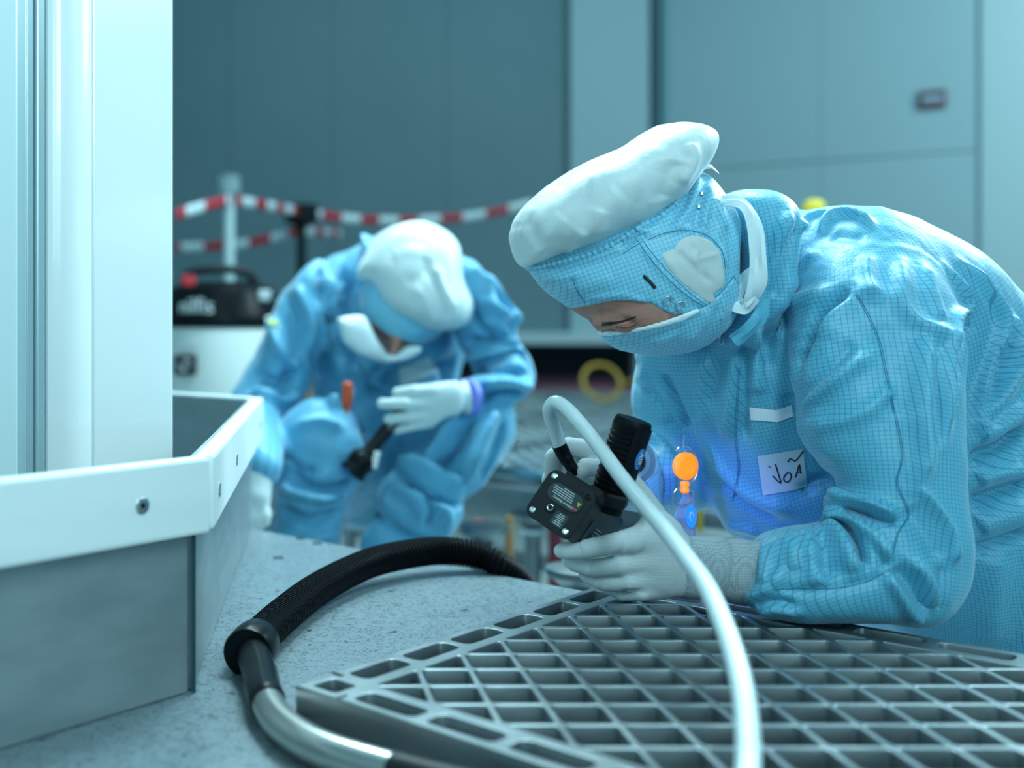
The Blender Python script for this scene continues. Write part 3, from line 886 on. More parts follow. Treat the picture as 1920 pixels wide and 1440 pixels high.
nm2 = ['free-standing pedestal with flat round head between the boots of the squatting worker',
       'free-standing pedestal with flat round head just behind the gloved hand on the lamp',
       'free-standing pedestal behind the badge reel of the bending worker', 'free-standing pedestal left of the squatting worker',
       'free-standing pedestal in the middle of the opening right of the blue boots']
for k, (px, py) in enumerate([(600, 972), (1085, 1065), (1330, 1000), (500, 960), (905, 985)]):
    q = PZ(px, py, -0.05 if k != 2 else -0.05); pedestal((q.x, q.y, 0), -0.05, nm2[k])
for k, (px, d, r, m, zt, nm, lb) in enumerate([
        (955, 2.75, 0.011, M_WOOD, -0.10, 'brown_rod', 'thin brown threaded rod standing in the opening left of the black lamp'),
        (897, 2.7, 0.016, M_REDMAT, -0.10, 'reddish_pipe', 'dull red pipe standing in the opening right of the blue boots'),
        (1041, 2.9, 0.018, M_REDMAT, -0.10, 'reddish_pipe', 'dull red pipe standing behind the black lamp'),
        (918, 2.45, 0.02, M_YELLOWHOSE, -0.15, 'yellow_pipe', 'short yellowish pipe between the pedestals of the opening'),
        (1312, 2.3, 0.0058, M_YELLOWHOSE, 0.05, 'yellow_rod', 'thin yellow rod upright behind the orange badge reel')]):
    x = (px - CX) * d / F
    o = MB().lathe([(r, -0.4), (r, zt), (r * 0.8, zt + 0.004)], (0, 0, 0), n=16).build(nm, m, smooth=True); o.location = (x, d, 0)
    tag(o, lb, 'pipe')
# low cross bars in the pit
mb = MB(); mb.box(dp(A1 + 0.25, -1.0, -0.30), (0.04, 3.6, 0.035), ROT45)
tag(mb.build('cross_bar', M_ALUDARK, bevel=0.003), 'dark low bar running across the sub-floor behind the pedestals', 'bar')
# yellow hose loops on the rear deck
pts = [PZ(1350, 700, 0.03)]
mb = MB()
cc = P(1128, 716, 5.6); r = 0.095
loop = [cc + Vector((math.cos(a) * r, 0.25 * math.sin(a) * r * 2, math.sin(a) * r * 0.9)) for a in np.linspace(-0.3, 2 * math.pi - 0.5, 30)]
tail = [P(1165, 722, 5.6), P(1190, 714, 5.5), P(1230, 712, 5.4), P(1290, 730, 5.3)]
mb.tube(smooth_path(loop + tail, 3), 0.011, 10)
tag(mb.build('yellow_hose', M_YELLOWHOSE, smooth=True), 'yellow hose standing up in a loop on the rear deck by the red mat', 'hose')
# yellow knob behind the back, red-framed box
t = empty('yellow_lamp', P(1527, 400, 3.6), 'yellow rounded cap on a pole just showing above the bending worker back', 'lamp')
q = P(1527, 389, 3.6)
MB().lathe([(0.025, -0.05), (0.034, -0.03), (0.035, 0.004), (0.028, 0.02), (0.012, 0.027)], q, n=24).build('cap', M_YELLOW, t, True)
MB().lathe([(0.012, -0.8), (0.012, -0.05)], q, n=12).build('pole', M_BLACK, t, True)
t_par = None
for s_ in np.linspace(0.2, 1.9, 400):
    q = WR0 + WD * s_
    if CX + q.x * F / q.y > 1748: t_par = s_; break
zz = H + (613 - 187) * (WR0 + WD * t_par).y / F
q = WR0 + WD * t_par + WN * 0.012 + Vector((0, 0, zz))
t = empty('wall_box', q, 'small dark red framed box with a pale slot on the right wall', 'wall box')
MB().box(q, (0.135, 0.03, 0.10), WM).build('housing', mat('dark_red_frame', (0.10, 0.03, 0.04), 0.5), t, bevel=0.006)
MB().box(q + WN * 0.017, (0.10, 0.006, 0.035), WM).build('slot', mat('slot_pale', (0.25, 0.36, 0.45), 0.4), t, bevel=0.002)

# ------------------------------------------------------------------ white column
cq = Vector((-0.149, 1.50, 0)); cd = Vector((-R2, -R2, 0)); cn = Vector((R2, -R2, 0))   # along the face, outward normal
def face_t(px):
    k = (px - CX) / F; # (cq.x + cd.x t) = k (cq.y + cd.y t)
    return (k * cq.y - cq.x) / (cd.x - k * cd.y)
CM = Matrix((cd, cn, Vector((0, 0, 1)))).transposed()
col = empty('white_column', (cq.x, cq.y, 0), 'tall white lacquered metal column standing inside the steel guard', 'column')
ZT = 2.6
def colbox(name, p0, p1, depth, out, m, bev=0.002):
    a, b = face_t(p1), face_t(p0)
    c_ = cq + cd * ((a + b) / 2) + cn * (out - depth / 2) + Vector((0, 0, ZT / 2 + 0.001))
    return MB().box(c_, (abs(b - a), depth, ZT), CM).build(name, m, col, bevel=bev)
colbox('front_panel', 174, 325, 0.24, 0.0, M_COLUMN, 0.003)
# softly curved profile between the panel and the strips
a, b = face_t(172), face_t(90); n = 14; v = []; f = []
for k in range(n + 1):
    u = k / n; tt = a + (b - a) * u; bulge = 0.010 * math.sin(math.pi * u) ** 0.8
    for z in (0.001, ZT): v.append(cq + cd * tt + cn * bulge + Vector((0, 0, z)))
for z in (ZT, 0.001):
    for tt in (b, a): v.append(cq + cd * tt - cn * 0.20 + Vector((0, 0, z)))
for k in range(n): f.append((2*k, 2*k+1, 2*k+3, 2*k+2))
m_ = 2 * (n + 1)
f += [(2*n, 2*n+1, m_, m_+2), (0, m_+3, m_+1, 1), tuple([2*k+1 for k in range(n+1)] + [m_, m_+1]), tuple([2*k for k in range(n+1)] + [m_+2, m_+3]), (m_, m_+2, m_+3, m_+1)]
MB().add(v, f).build('rounded_panel', M_COLUMN, col)
colbox('profile_strip', 72.5, 89, 0.19, -0.004, M_COLSTRIP)
colbox('profile_strip', 57, 71.5, 0.19, -0.009, M_COLSTRIP)
colbox('profile_strip', 34, 55.5, 0.19, -0.006, M_COLSTRIP)
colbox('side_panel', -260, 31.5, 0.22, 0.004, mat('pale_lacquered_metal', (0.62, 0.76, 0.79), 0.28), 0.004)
colbox('backing', -250, 320, 0.14, -0.02, M_DARKGAP)

# ------------------------------------------------------------------ steel guard with white rails
g0 = PZ(0, 1410, 0); g1 = PZ(360, 1300, 0); g2 = Vector((-0.055, 2.07, 0))
g0 = g1 - DA * 1.0
g3 = g2 + Vector((-R2, R2, 0)) * 0.55
guard = empty('machine_guard', (g1.x, g1.y, 0), 'low steel plate guard with thick white plastic top rails around the column', 'guard')
zt_, zr = 0.243, 0.165
def guard_seg(p, q, gap0, gap1):
    d = (q - p).normalized(); n_ = Vector((d.y, -d.x, 0)); L = (q - p).length
    M = Matrix((d, -n_, Vector((0, 0, 1)))).transposed()
    a, b = p + d * gap0, q - d * gap1; c_ = (a + b) / 2; l = (b - a).length
    MB().box(c_ - n_ * 0.0072 + Vector((0, 0, zt_ / 2 - 0.001)), (l, 0.006, zt_ - 0.004), M).build('steel_plate', M_STEEL, guard, bevel=0.0008)
    return d, n_, M, a, b
def rail(a, b, d, n_, M, e0, e1):
    c_ = (a - d * e0 + b + d * e1) / 2; l = (b - a).length + e0 + e1
    return MB().box(c_ + n_ * 0.0072 + Vector((0, 0, (zt_ + zr) / 2 + 0.001)), (l, 0.0216, zt_ - zr), M).build('rail', M_RAIL, guard, bevel=0.004)
def screw(p, n_, r):
    t = MB().lathe([(r, 0), (r, 0.0010), (r * 0.85, 0.0016), (r * 0.45, 0.0016), (r * 0.42, -0.001)], p, n_, n=28, cap=False).build('screw', M_SNAP, r, True) if False else None
    o = MB().lathe([(r * 1.2, -0.0006), (r * 1.2, 0.0004), (r, 0.0012), (r * 0.5, 0.0012), (r * 0.48, -0.0004)], p, n_, n=28, cap=False).build('screw', M_SNAP, guard, True)
    s = MB().lathe([(r * 0.47, -0.0006), (r * 0.47, 0.0002)], p, n_, n=6).build('socket', M_BLACK, o)
    return o
d, n_, M, a, b = guard_seg(g0, g1, 0, 0.002)
rail(a, b, d, n_, M, 0, 0.012)
screw(a.lerp(b, 1) + d * (0.012) - d * 0.0 + n_ * 0.0183 + Vector((0, 0, 0)) if False else (lambda t: g1 - DA * t + n_ * 0.0183 + Vector((0, 0, 0.204)))(0.078), n_, 0.0070)
d, n_, M, a, b = guard_seg(g1 + Vector((0.004, 0.008, 0)), g2, 0.0, 0.0)
rail(a, b, d, n_, M, -0.004, 0.012)
for t_ in (0.06, 0.30): screw(a + d * t_ + n_ * 0.0183 + Vector((0, 0, 0.204 if t_ > .1 else 0.200)), n_, 0.0070)
screw(b - d * 0.10 + n_ * 0.0183 + Vector((0, 0, 0.204)), n_, 0.0070)
d, n_, M, a, b = guard_seg(g2 + Vector((-0.004, 0.006, 0)), g3, 0.0, 0)
rail(a, b, d, n_, M, -0.006, 0)
# dark strip put in for the shade of the open corner joint
MB().box(g1 + Vector((0.0015, 0.003, 0.10)), (0.004, 0.004, 0.20)).build('corner_gap_shade', M_DARKGAP, guard)

# ------------------------------------------------------------------ vacuum hose with cuff and bent steel wand
hp = [PZ(1020, 1150, -0.07), PZ(978, 1094, -0.018), PZ(938, 1062, 0.010), PZ(890, 1040, 0.026), PZ(815, 1033, 0.034), PZ(720, 1048, 0.034), PZ(655, 1072, 0.030),
      PZ(590, 1108, 0.026), PZ(540, 1146, 0.024), PZ(502, 1180, 0.023), PZ(478, 1208, 0.023)]
hose = empty('vacuum_hose', (hp[-1].x, hp[-1].y, 0), 'black ribbed vacuum hose with bent steel wand curving over the pale floor', 'vacuum hose')
path = resample(smooth_path(hp, 14), 0.0011)
rad = [0.0200 + 0.0022 * math.sin(2 * math.pi * k / 6.0) for k in range(len(path))]
MB().tube(path, rad, 28).build('ribbed_hose', M_RUBBER, hose, True)
e = path[-1]; ax = (path[-1] - path[-12]).normalized()
MB().lathe([(0.0215, -0.012), (0.0262, -0.010), (0.0275, 0.006), (0.0275, 0.034), (0.0262, 0.0365), (0.0205, 0.036)], e, ax, n=40).build('swivel_collar', M_BLACKGLOSS, hose, True)
wp = [e + ax * 0.020, PZ(487, 1262, 0.020), PZ(496, 1302, 0.019), PZ(520, 1348, 0.018), PZ(566, 1386, 0.018), PZ(622, 1413, 0.018), PZ(700, 1438, 0.018), PZ(800, 1466, 0.018), PZ(900, 1490, 0.018), PZ(1080, 1532, 0.018)]
sp_ = resample(smooth_path(wp, 12), 0.004); cut = 0
for k, q in enumerate(sp_):
    if (q - sp_[0]).length > 0.165: cut = k; break
MB().tube(sp_[:cut], [0.0182 - 0.0012 * (k > cut - 3) for k in range(cut)], 32).build('cuff', M_BLACKGLOSS, hose, True)
cut2 = len(sp_)
for k in range(len(sp_)):
    if CX + sp_[k].x * F / sp_[k].y > 735: cut2 = k; break
MB().tube(sp_[cut - 2:cut2 + 1], 0.0158, 32).build('steel_wand', mat('wand_steel', (0.55, 0.55, 0.52), 0.28, 1.0), hose, True)
if cut2 < len(sp_): MB().tube(sp_[cut2:], 0.0172, 24).build('wand_collar', M_BLACK, hose, True)
# supports of the collar: it rests on the floor by its lower side

# ------------------------------------------------------------------ vacuum cleaner at the back
vd = 3.9; vx = (415 - CX) * vd / F; vr = 0.205
vc = empty('vacuum_cleaner', (vx, vd, 0), 'black-topped white vacuum cleaner standing behind the steel guard', 'vacuum cleaner')
zs = H - (612 - CY) * vd / F
MB().lathe([(vr * 0.92, 0.06), (vr * 0.96, 0.08), (vr, zs - 0.03), (vr * 1.0, zs)], (vx, vd, 0), n=48).build('tank', M_TANK, vc, True)
MB().lathe([(vr * 1.03, zs - 0.005), (vr * 1.06, zs + 0.01), (vr * 1.02, zs + 0.04), (vr * 0.97, zs + 0.10), (vr * 0.9, zs + 0.135), (vr * 0.6, zs + 0.155), (0.02, zs + 0.16)], (vx, vd, 0), n=48).build('motor_head', M_BLACKGLOSS, vc, True)
hz = zs + 0.15
mb = MB(); mb.tube(smooth_path([Vector((vx - 0.13, vd - 0.03, hz - 0.02)), Vector((vx - 0.11, vd - 0.04, hz + 0.035)), Vector((vx, vd - 0.05, hz + 0.05)), Vector((vx + 0.10, vd - 0.04, hz + 0.035)), Vector((vx + 0.13, vd - 0.03, hz - 0.02))], 6), 0.016, 14)
mb.build('carry_handle', M_DARKPLATE, vc, True)
MB().box((vx - 0.105, vd - 0.12, zs + 0.155), (0.045, 0.03, 0.04)).build('switch', M_REDP, vc, bevel=0.006)
for sx_, z_ in ((0.155, zs + 0.105),):
    MB().box((vx + sx_, vd - 0.13, z_), (0.05, 0.03, 0.04)).build('clip', M_SNAP, vc, bevel=0.008)
MB().box((vx + 0.17, vd - 0.125, zs + 0.012), (0.045, 0.03, 0.045)).build('latch', mat('bright_latch', (0.9, 0.95, 0.95), 0.15, 0.2), vc, bevel=0.008)
lx = (347 - CX) * (vd - 0.2) / F; lz = H - (684 - CY) * (vd - 0.2) / F
ip = MB().box((lx, vd - 0.195, lz), (0.075, 0.05, 0.07)).build('inlet_plate', M_BLACK, vc, bevel=0.008)
MB().tube([(Vector((lx, vd - 0.222, lz)) + Vector((math.cos(a) * 0.02, 0, math.sin(a) * 0.016))) for a in np.linspace(0, 2*math.pi, 20, endpoint=False)], 0.003, 8, closed=True).build('inlet_ring', M_SNAP, ip, True)
for k in range(2):
    an = 0.9 * (k * 2 - 1)
for k, (wx_, wy_) in enumerate(((-0.14, -0.12), (0.14, -0.12), (-0.14, 0.12), (0.14, 0.12))):
    MB().lathe([(0.03, -0.012), (0.033, 0), (0.03, 0.012)], (vx + wx_, vd + wy_, 0.033), (1, 0, 0), n=20).build('wheel', M_BLACK, vc, True)
MB().lathe([(vr * 1.0, 0.03), (vr * 1.04, 0.05), (vr * 1.0, 0.075)], (vx, vd, 0), n=40).build('wheel_base', M_BLACK, vc, True)
def text(name, body, size, M4, m, parent, ext=0.0004, curve_r=None, align='LEFT', width=None):
    cu = bpy.data.curves.new(name, 'FONT'); cu.body = body; cu.size = size; cu.extrude = ext; cu.align_x = align
    if curve_r: cu.size = size
    o = bpy.data.objects.new('tmp', cu); COL.objects.link(o)
    bpy.context.view_layer.update()
    me = bpy.data.meshes.new_from_object(o.evaluated_get(bpy.context.evaluated_depsgraph_get())); bpy.data.objects.remove(o)
    if curve_r:
        for v in me.vertices:
            a = v.co.x / curve_r
            v.co = Vector((math.sin(a) * (curve_r + v.co.z), -math.cos(a) * (curve_r + v.co.z), v.co.y))
    me.transform(M4)
    return link(name, me, m, parent, False)
a0 = math.asin(max(-1, min(1, ((338 - CX) * (vd - 0.15) / F - vx) / vr)))
text('lettering', 'nilfis', 0.075, Matrix.Translation((vx, vd, zs + 0.045)) @ Matrix.Rotation(a0, 4, 'Z'), M_PRINT, vc, 0.001, curve_r=vr * 1.03)
# yellow-brown cable at its right
mb = MB(); mb.tube(smooth_path([P(468, 520, 4.1), P(480, 535, 4.1), P(495, 555, 4.15), P(520, 572, 4.2), P(560, 640, 4.2), P(580, 760, 4.2)], 6), 0.012, 10)
tag(mb.build('brown_cable', mat('brown_cable', (0.25, 0.17, 0.08), 0.6), smooth=True), 'thick brown cable hanging beside the vacuum cleaner head', 'cable')
mb = MB(); mb.tube(smooth_path([P(470, 560, 4.0), P(488, 562, 3.98), P(505, 590, 3.98), P(512, 700, 4.0), P(514, 800, 4.0)], 6), 0.03, 14)
mb.build('suction_hose', M_RUBBER, vc, True)

# ------------------------------------------------------------------ barrier posts and tape
def post(px, d, ytop, m, label, capw):
    x = (px - CX) * d / F; zt = H - (ytop - CY) * d / F
    t = empty('barrier_post', (x, d, 0), label, 'barrier post')
    MB().lathe([(0.16, 0), (0.16, 0.02), (0.03, 0.05)], (x, d, 0), n=32).build('base', M_BLACK, t, True)
    MB().lathe([(0.0235, 0.03), (0.0235, zt - 0.02)], (x, d, 0), n=20).build('pole', m, t, True)
    MB().lathe([(0.028, zt - 0.09 * (capw > .05) - 0.02), (capw, zt - 0.075 * (capw > .05) - 0.01), (capw, zt + 0.0), (0.015, zt + 0.01)], (x, d, 0), n=28).build('cap', m, t, True)
    return t
M_PCLEAR = mat('pale_post_plastic', (0.42, 0.56, 0.58), 0.3, 0.0)
wpost = post(430, 4.8, 352, M_PCLEAR, 'pale grey barrier post with clear knob behind the vacuum cleaner', 0.03)
x = (430 - CX) * 4.8 / F; zt = H - (345 - CY) * 4.8 / F
MB().lathe([(0.02, -0.055), (0.046, -0.045), (0.049, 0.0), (0.046, 0.032), (0.02, 0.04)], (x, 4.8, zt), n=28).build('clear_knob', mat('knob_clear', (0.45, 0.60, 0.64), 0.15, 0.0, Transmission_Weight=0.6, IOR=1.1), wpost, True)
bpost = post(565, 5.6, 385, M_BLACKGLOSS, 'black barrier post behind the squatting worker', 0.085)
def tape(pts, w_, label, group='red and white barrier tape', start=0.0):
    """pts: (px, py, depth) ; alternating red and white fields"""
    path = resample(smooth_path([P(*q) for q in pts], 10), 0.01)
    v = []; f = []; mi = []
    for k, p in enumerate(path):
        for zz_ in (-w_/2, w_/2):
            for yy in (-0.0006, 0.0006): v.append(p + Vector((0, yy + 0.004 * math.sin(k * 0.13), zz_)))
    for k in range(len(path) - 1):
        for a, b in ((0, 1), (1, 3), (3, 2), (2, 0)):
            f.append((4*k+a, 4*k+b, 4*k+4+b, 4*k+4+a))
    me = mesh_from(v, f)
    m = bpy.data.materials.get('barrier_tape')
    o = link('barrier_tape', me, [M_TAPER, M_TAPEW])
    for k in range(len(path) - 1):
        s = 0 if int((k * 0.01 + start) / 0.13) % 2 == 0 else 1
        for j in range(4): me.polygons[4*k+j].material_index = s
    return tag(o, label, 'barrier tape', group)
M_TAPER = mat('tape_red', (0.40, 0.015, 0.03), 0.5); M_TAPEW = mat('tape_white', (0.55, 0.68, 0.72), 0.5)
tape([(330, 402, 4.5), (380, 387, 4.65), (432, 374, 4.77)], 0.045, 'upper red and white tape left of the pale barrier post', start=0.06)
tape([(432, 374, 4.77), (500, 385, 5.1), (566, 397, 5.56), (660, 410, 5.8), (760, 413, 6.0), (860, 408, 6.1), (930, 397, 6.1), (1010, 377, 6.1)], 0.045, 'long upper red and white tape crossing behind both workers', start=0.02)
tape([(330, 463, 5.9), (430, 460, 5.8), (510, 446, 5.7), (565, 434, 5.62), (640, 440, 6.2)], 0.045, 'lower red and white tape running low behind the pale barrier post', start=0.1)

# ================================================================== BENDING WORKER (foreground)
def V3(v): return np.array(v)
pe = empty('person', (0.95, 1.62, -0.40), 'person in a blue gridded cleanroom suit and white cap bending over the loose floor grate', 'person')

# ---- coverall ------------------------------------------------------
TORSO, SLV, FORE, FSLV, LEGS, COLR = 1, 2, 3, 4, 5, 6
fb = Field((0.33, 1.10, -0.42), (1.62, 1.98, 0.60), 0.0062 if FAST_SHAPES else 0.0034)
torso = [(1352,400),(1392,366),(1432,368),(1468,398),(1510,398),(1552,402),(1590,396),(1640,408),(1700,432),(1765,470),(1820,508),(1872,556),(1915,610),(1985,700),(2060,820),
         (2110,960),(2120,1120),(2100,1260),(1960,1330),(1840,1335),(1740,1290),(1640,1200),(1530,1100),(1450,1045),(1388,1014),(1352,960),(1325,895),(1296,828),(1262,775),(1225,720),(1200,672),(1215,620),(1290,560),(1340,480)]
fb.inflate(torso, 1.535, 0.192, tx=0.0, label=TORSO, k=0.0, flat=0.35)
# collar stand
fb.inflate([(1345,380),(1392,360),(1436,364),(1478,400),(1470,470),(1450,560),(1420,630),(1372,662),(1340,640),(1358,560),(1362,470)], 1.42, 0.085, label=COLR, k=0.012, flat=0.3)
# near sleeve
sleeve = [(1520,520),(1565,470),(1630,462),(1700,480),(1752,530),(1782,610),(1783,700),(1783,790),(1789,880),(1797,970),(1806,1040),(1800,1085),(1778,1128),(1745,1163),
          (1700,1168),(1640,1164),(1570,1163),(1500,1161),(1446,1156),(1412,1142),(1396,1124),(1408,1085),(1424,1045),(1436,1014),(1468,1003),(1500,992),(1535,985),(1562,972),
          (1556,948),(1560,926),(1576,914),(1556,880),(1520,838),(1508,795),(1512,756),(1498,715),(1494,680),(1498,600)]
fb.inflate(sleeve, 1.285, 0.080, tz=0.30, label=SLV, k=0.008, flat=0.2)
fb.cone(V3(P(1600, 520, 1.43)), V3(P(1720, 585, 1.45)), 0.080, 0.095, TORSO, 0.05)
fb.cone(V3(P(1640, 650, 1.375)), V3(P(1640, 520, 1.425)), 0.075, 0.075, SLV, 0.05)
fb.cone(V3(P(1660, 1085, 1.30)), V3(P(1480, 1085, 1.27)), 0.050, 0.046, FORE, 0.03)
# far sleeve
fb.inflate([(1240,640),(1206,672),(1196,710),(1190,752),(1200,800),(1200,860),(1204,905),(1222,934),(1262,946),(1312,938),(1340,880),(1335,800),(1330,700),(1300,640)], 1.60, 0.075, label=FSLV, k=0.02)
fb.cone(V3(P(1265, 900, 1.60)), V3(P(1150, 900, 1.47)), 0.055, 0.036, FSLV, 0.025)
# hips, thighs and shins of the kneeling legs, down in the opening
hip1 = P(2030, 1120, 1.42); hip2 = P(2030, 1120, 1.68)
for hp_, y_ in ((hip1, 1.46), (hip2, 1.70)):
    kn = Vector((0.98, y_ , -0.28)); an = Vector((1.42, y_ + 0.03, -0.335))
    fb.cone(V3(hp_), V3(kn), 0.115, 0.078, LEGS, 0.04)
    fb.cone(V3(kn), V3(an), 0.072, 0.055, LEGS, 0.03)
V, Fc, lab = fb.mesh(5)
px_fold = lambda L, ox, oy, s: [(ox + a / s, oy + b / s) for a, b in L]
folds = [
 # armhole fold: dark valley with the flap raised beside it
 ([(1592,543),(1560,566),(1535,590),(1514,632),(1500,668),(1491,697)], -0.020, 0.0085),
 ([(1560,552),(1515,560),(1480,580),(1460,610),(1462,650)], 0.009, 0.012),
 ([(1532,470),(1505,500),(1475,545),(1460,590)], 0.005, 0.012),
 ([(1660,560),(1600,548),(1568,585),(1545,640)], 0.007, 0.014),
 ([(1510,770),(1540,735),(1580,705),(1630,662)], 0.0085, 0.008),
 ([(1516,800),(1580,790),(1640,760),(1675,720)], 0.006, 0.009),
 ([(1515,745),(1560,690),(1600,640)], -0.005, 0.008),
 # shoulder top
 ([(1538,440),(1552,412),(1580,402),(1612,408),(1632,424)], 0.009, 0.007),
 ([(1500,430),(1515,408),(1560,398)], 0.006, 0.006),
 ([(1560,440),(1620,445)], -0.004, 0.010),
 # long sharp ridges on the back
 ([(1772,500),(1800,545),(1812,580),(1792,598),(1778,660),(1774,740),(1774,800)], 0.0085, 0.007),
 ([(1812,600),(1806,640),(1800,700)], -0.012, 0.012),
 ([(1800,492),(1842,540),(1874,600),(1862,660),(1846,715),(1832,770)], 0.012, 0.0075),
 ([(1880,640),(1862,740),(1846,800)], -0.009, 0.014),
 ([(1896,590),(1906,640),(1918,700)], 0.007, 0.009),
 ([(1916,640),(1900,700),(1872,750),(1845,782),(1850,800)], 0.012, 0.010),
 ([(1832,862),(1850,850),(1885,838),(1925,800)], -0.016, 0.010),
 ([(1835,822),(1870,800),(1925,770)], 0.010, 0.012),
 ([(1832,902),(1860,890),(1925,880)], 0.010, 0.012),
 ([(1832,944),(1850,935),(1930,905)], -0.014, 0.011),
 ([(1834,988),(1860,975),(1930,955)], 0.009, 0.014),
 ([(1834,1030),(1860,1020),(1930,1000)], -0.011, 0.009),
 ([(1860,1210),(1862,1120),(1866,1040)], 0.006, 0.02),
 # soft folds over the shoulder blade
 ([(1626,480),(1628,520),(1640,560)], 0.005, 0.007),
 ([(1690,490),(1690,560),(1712,600),(1745,618),(1782,632)], 0.008, 0.010),
 ([(1735,500),(1750,560),(1760,600)], 0.006, 0.009),
 ([(1660,600),(1670,700),(1675,780)], -0.005, 0.020),
 # broad crest down the back of the sleeve
 ([(1738,630),(1730,700),(1727,780),(1735,850),(1722,912)], 0.012, 0.011),
 ([(1755,650),(1762,740),(1765,860)], 0.006, 0.010),
 ([(1748,640),(1750,740),(1757,850)], -0.006, 0.008),
 ([(1722,912),(1752,950),(1778,990),(1788,1030),(1790,1055)], 0.008, 0.0065),
 ([(1700,950),(1735,1000),(1765,1050)], -0.007, 0.013),
 # elbow point
 ([(1662,1075),(1690,1120),(1712,1148),(1728,1158)], 0.009, 0.0062),
 ([(1706,1050),(1735,1085),(1748,1118),(1750,1140)], 0.009, 0.0062),
 ([(1680,1060),(1712,1100),(1740,1150)], -0.010, 0.010),
 ([(1772,1060),(1765,1110),(1757,1150)], -0.005, 0.008),
 # bunched cloth in the bend of the elbow
 ([(1560,925),(1590,940),(1640,948),(1682,972)], 0.011, 0.0065),
 ([(1578,950),(1610,958),(1650,970),(1684,978)], -0.014, 0.0055),
 ([(1553,955),(1580,968),(1612,985),(1645,1020),(1668,1055)], 0.012, 0.0070),
 ([(1570,975),(1592,990),(1608,1020),(1622,1058)], -0.013, 0.0055),
 ([(1545,985),(1572,1000),(1590,1040),(1600,1075)], 0.008, 0.008),
 ([(1628,1000),(1650,1040),(1664,1062)], -0.008, 0.0055),
 # forearm
 ([(1508,992),(1518,1030),(1526,1070),(1530,1100)], 0.0075, 0.009),
 ([(1538,1000),(1548,1040),(1550,1080)], -0.006, 0.009),
 ([(1470,1006),(1486,1030),(1492,1070)], 0.005, 0.008),
 ([(1450,1080),(1510,1060),(1600,1075)], -0.004, 0.012),
 ([(1440,1100),(1520,1108),(1620,1092),(1668,1068)], -0.003, 0.006),
 ([(1400,1140),(1440,1128),(1490,1135)], -0.007, 0.006),
 ([(1398,1128),(1428,1112),(1455,1090),(1470,1060)], 0.006, 0.007),
 ([(1425,1150),(1450,1142),(1500,1150)], 0.004, 0.006),
 ([(1430,1095),(1433,1050),(1440,1020)], 0.005, 0.006),
 # front of the chest
 ([(1400,640),(1398,700),(1392,770),(1395,830)], -0.007, 0.010),
 ([(1440,600),(1438,650),(1440,690)], -0.005, 0.009),
 ([(1418,600),(1416,680),(1418,740)], 0.008, 0.010),
 ([(1375,660),(1372,740),(1360,820)], 0.006, 0.010),
 ([(1345,670),(1342,700),(1330,760)], -0.005, 0.008),
 ([(1318,670),(1315,730),(1322,800)], 0.005, 0.009),
 ([(1475,740),(1490,780)], -0.004, 0.010),
 ([(1330,840),(1370,900),(1420,940),(1490,955)], 0.006, 0.012),
 ([(1350,900),(1395,945),(1460,975)], -0.005, 0.010),
 ([(1370,985),(1400,990),(1440,1005)], 0.006, 0.008),
 ([(1500,925),(1530,905),(1560,905)], -0.010, 0.010),
 # far sleeve
 ([(1212,690),(1222,740),(1260,790)], 0.008, 0.010),
 ([(1240,700),(1270,760),(1295,810)], -0.010, 0.010),
 ([(1210,800),(1240,840),(1262,900)], 0.008, 0.010),
 ([(1225,830),(1250,890),(1250,935)], -0.006, 0.009),
 # collar
 ([(1480,400),(1462,450),(1440,520),(1420,600)], 0.010, 0.008),
 ([(1460,440),(1438,520),(1428,590),(1392,650)], -0.008, 0.0075),
 ([(1495,420),(1470,500),(1450,560)], -0.006, 0.008),
]
V = apply_folds(V, Fc, folds, 1.4)
V = noise_disp(V, Fc, 0.0030, 11, (1, 1, 0.7), 3.1)
V = noise_disp(V, Fc, 0.0014, 30, (1, 1, 0.8), 9.7)
shp = P(1600, 560, 1.38); elb = P(1735, 1110, 1.27); wri = P(1400, 1080, 1.27)
uvf = cyl_uv({TORSO: (V3(P(1560, 700, 1.50)), V3(P(1400,350,1.5) - P(1680,1250,1.5)) * np.array([1, 1, 1]), 0.19),
              SLV: (V3(shp), V3(shp - P(1660, 1060, 1.28)), 0.085), FORE: (V3(wri), V3(wri - elb), 0.055),
              FSLV: (V3(P(1270, 800, 1.6)), V3((0, 0, 1)), 0.07), LEGS: (V3(P(2000, 1300, 1.5)), V3((0, 0, 1)), 0.12),
              COLR: (V3(P(1400, 500, 1.42)), V3((-0.1, 0, 1)), 0.08)})
cov = to_object('coverall', V, Fc, M_CLOTH, pe, lab, uvf)
cb = bvh_of(V, Fc)
# stitched seams
mb = MB()
for pts in ([(1606,555),(1612,565),(1630,600),(1648,645),(1660,700),(1672,760),(1684,810),(1690,860),(1680,905),(1698,950),(1700,972),(1682,1000),(1672,1040)],
            [(1448,1106),(1500,1103),(1560,1104),(1620,1092),(1664,1070)],
            [(1384,690),(1380,760),(1378,820),(1384,880),(1372,940)]):
    for off in (0, 3.2):
        L = stroke(cb, [(a + off, b - off * 0.3) for a, b in pts], 0, 0.0002)
        if len(L) > 2: MB().tube(L, 0.00055, 5).build('seam', M_SEAM, pe, True)

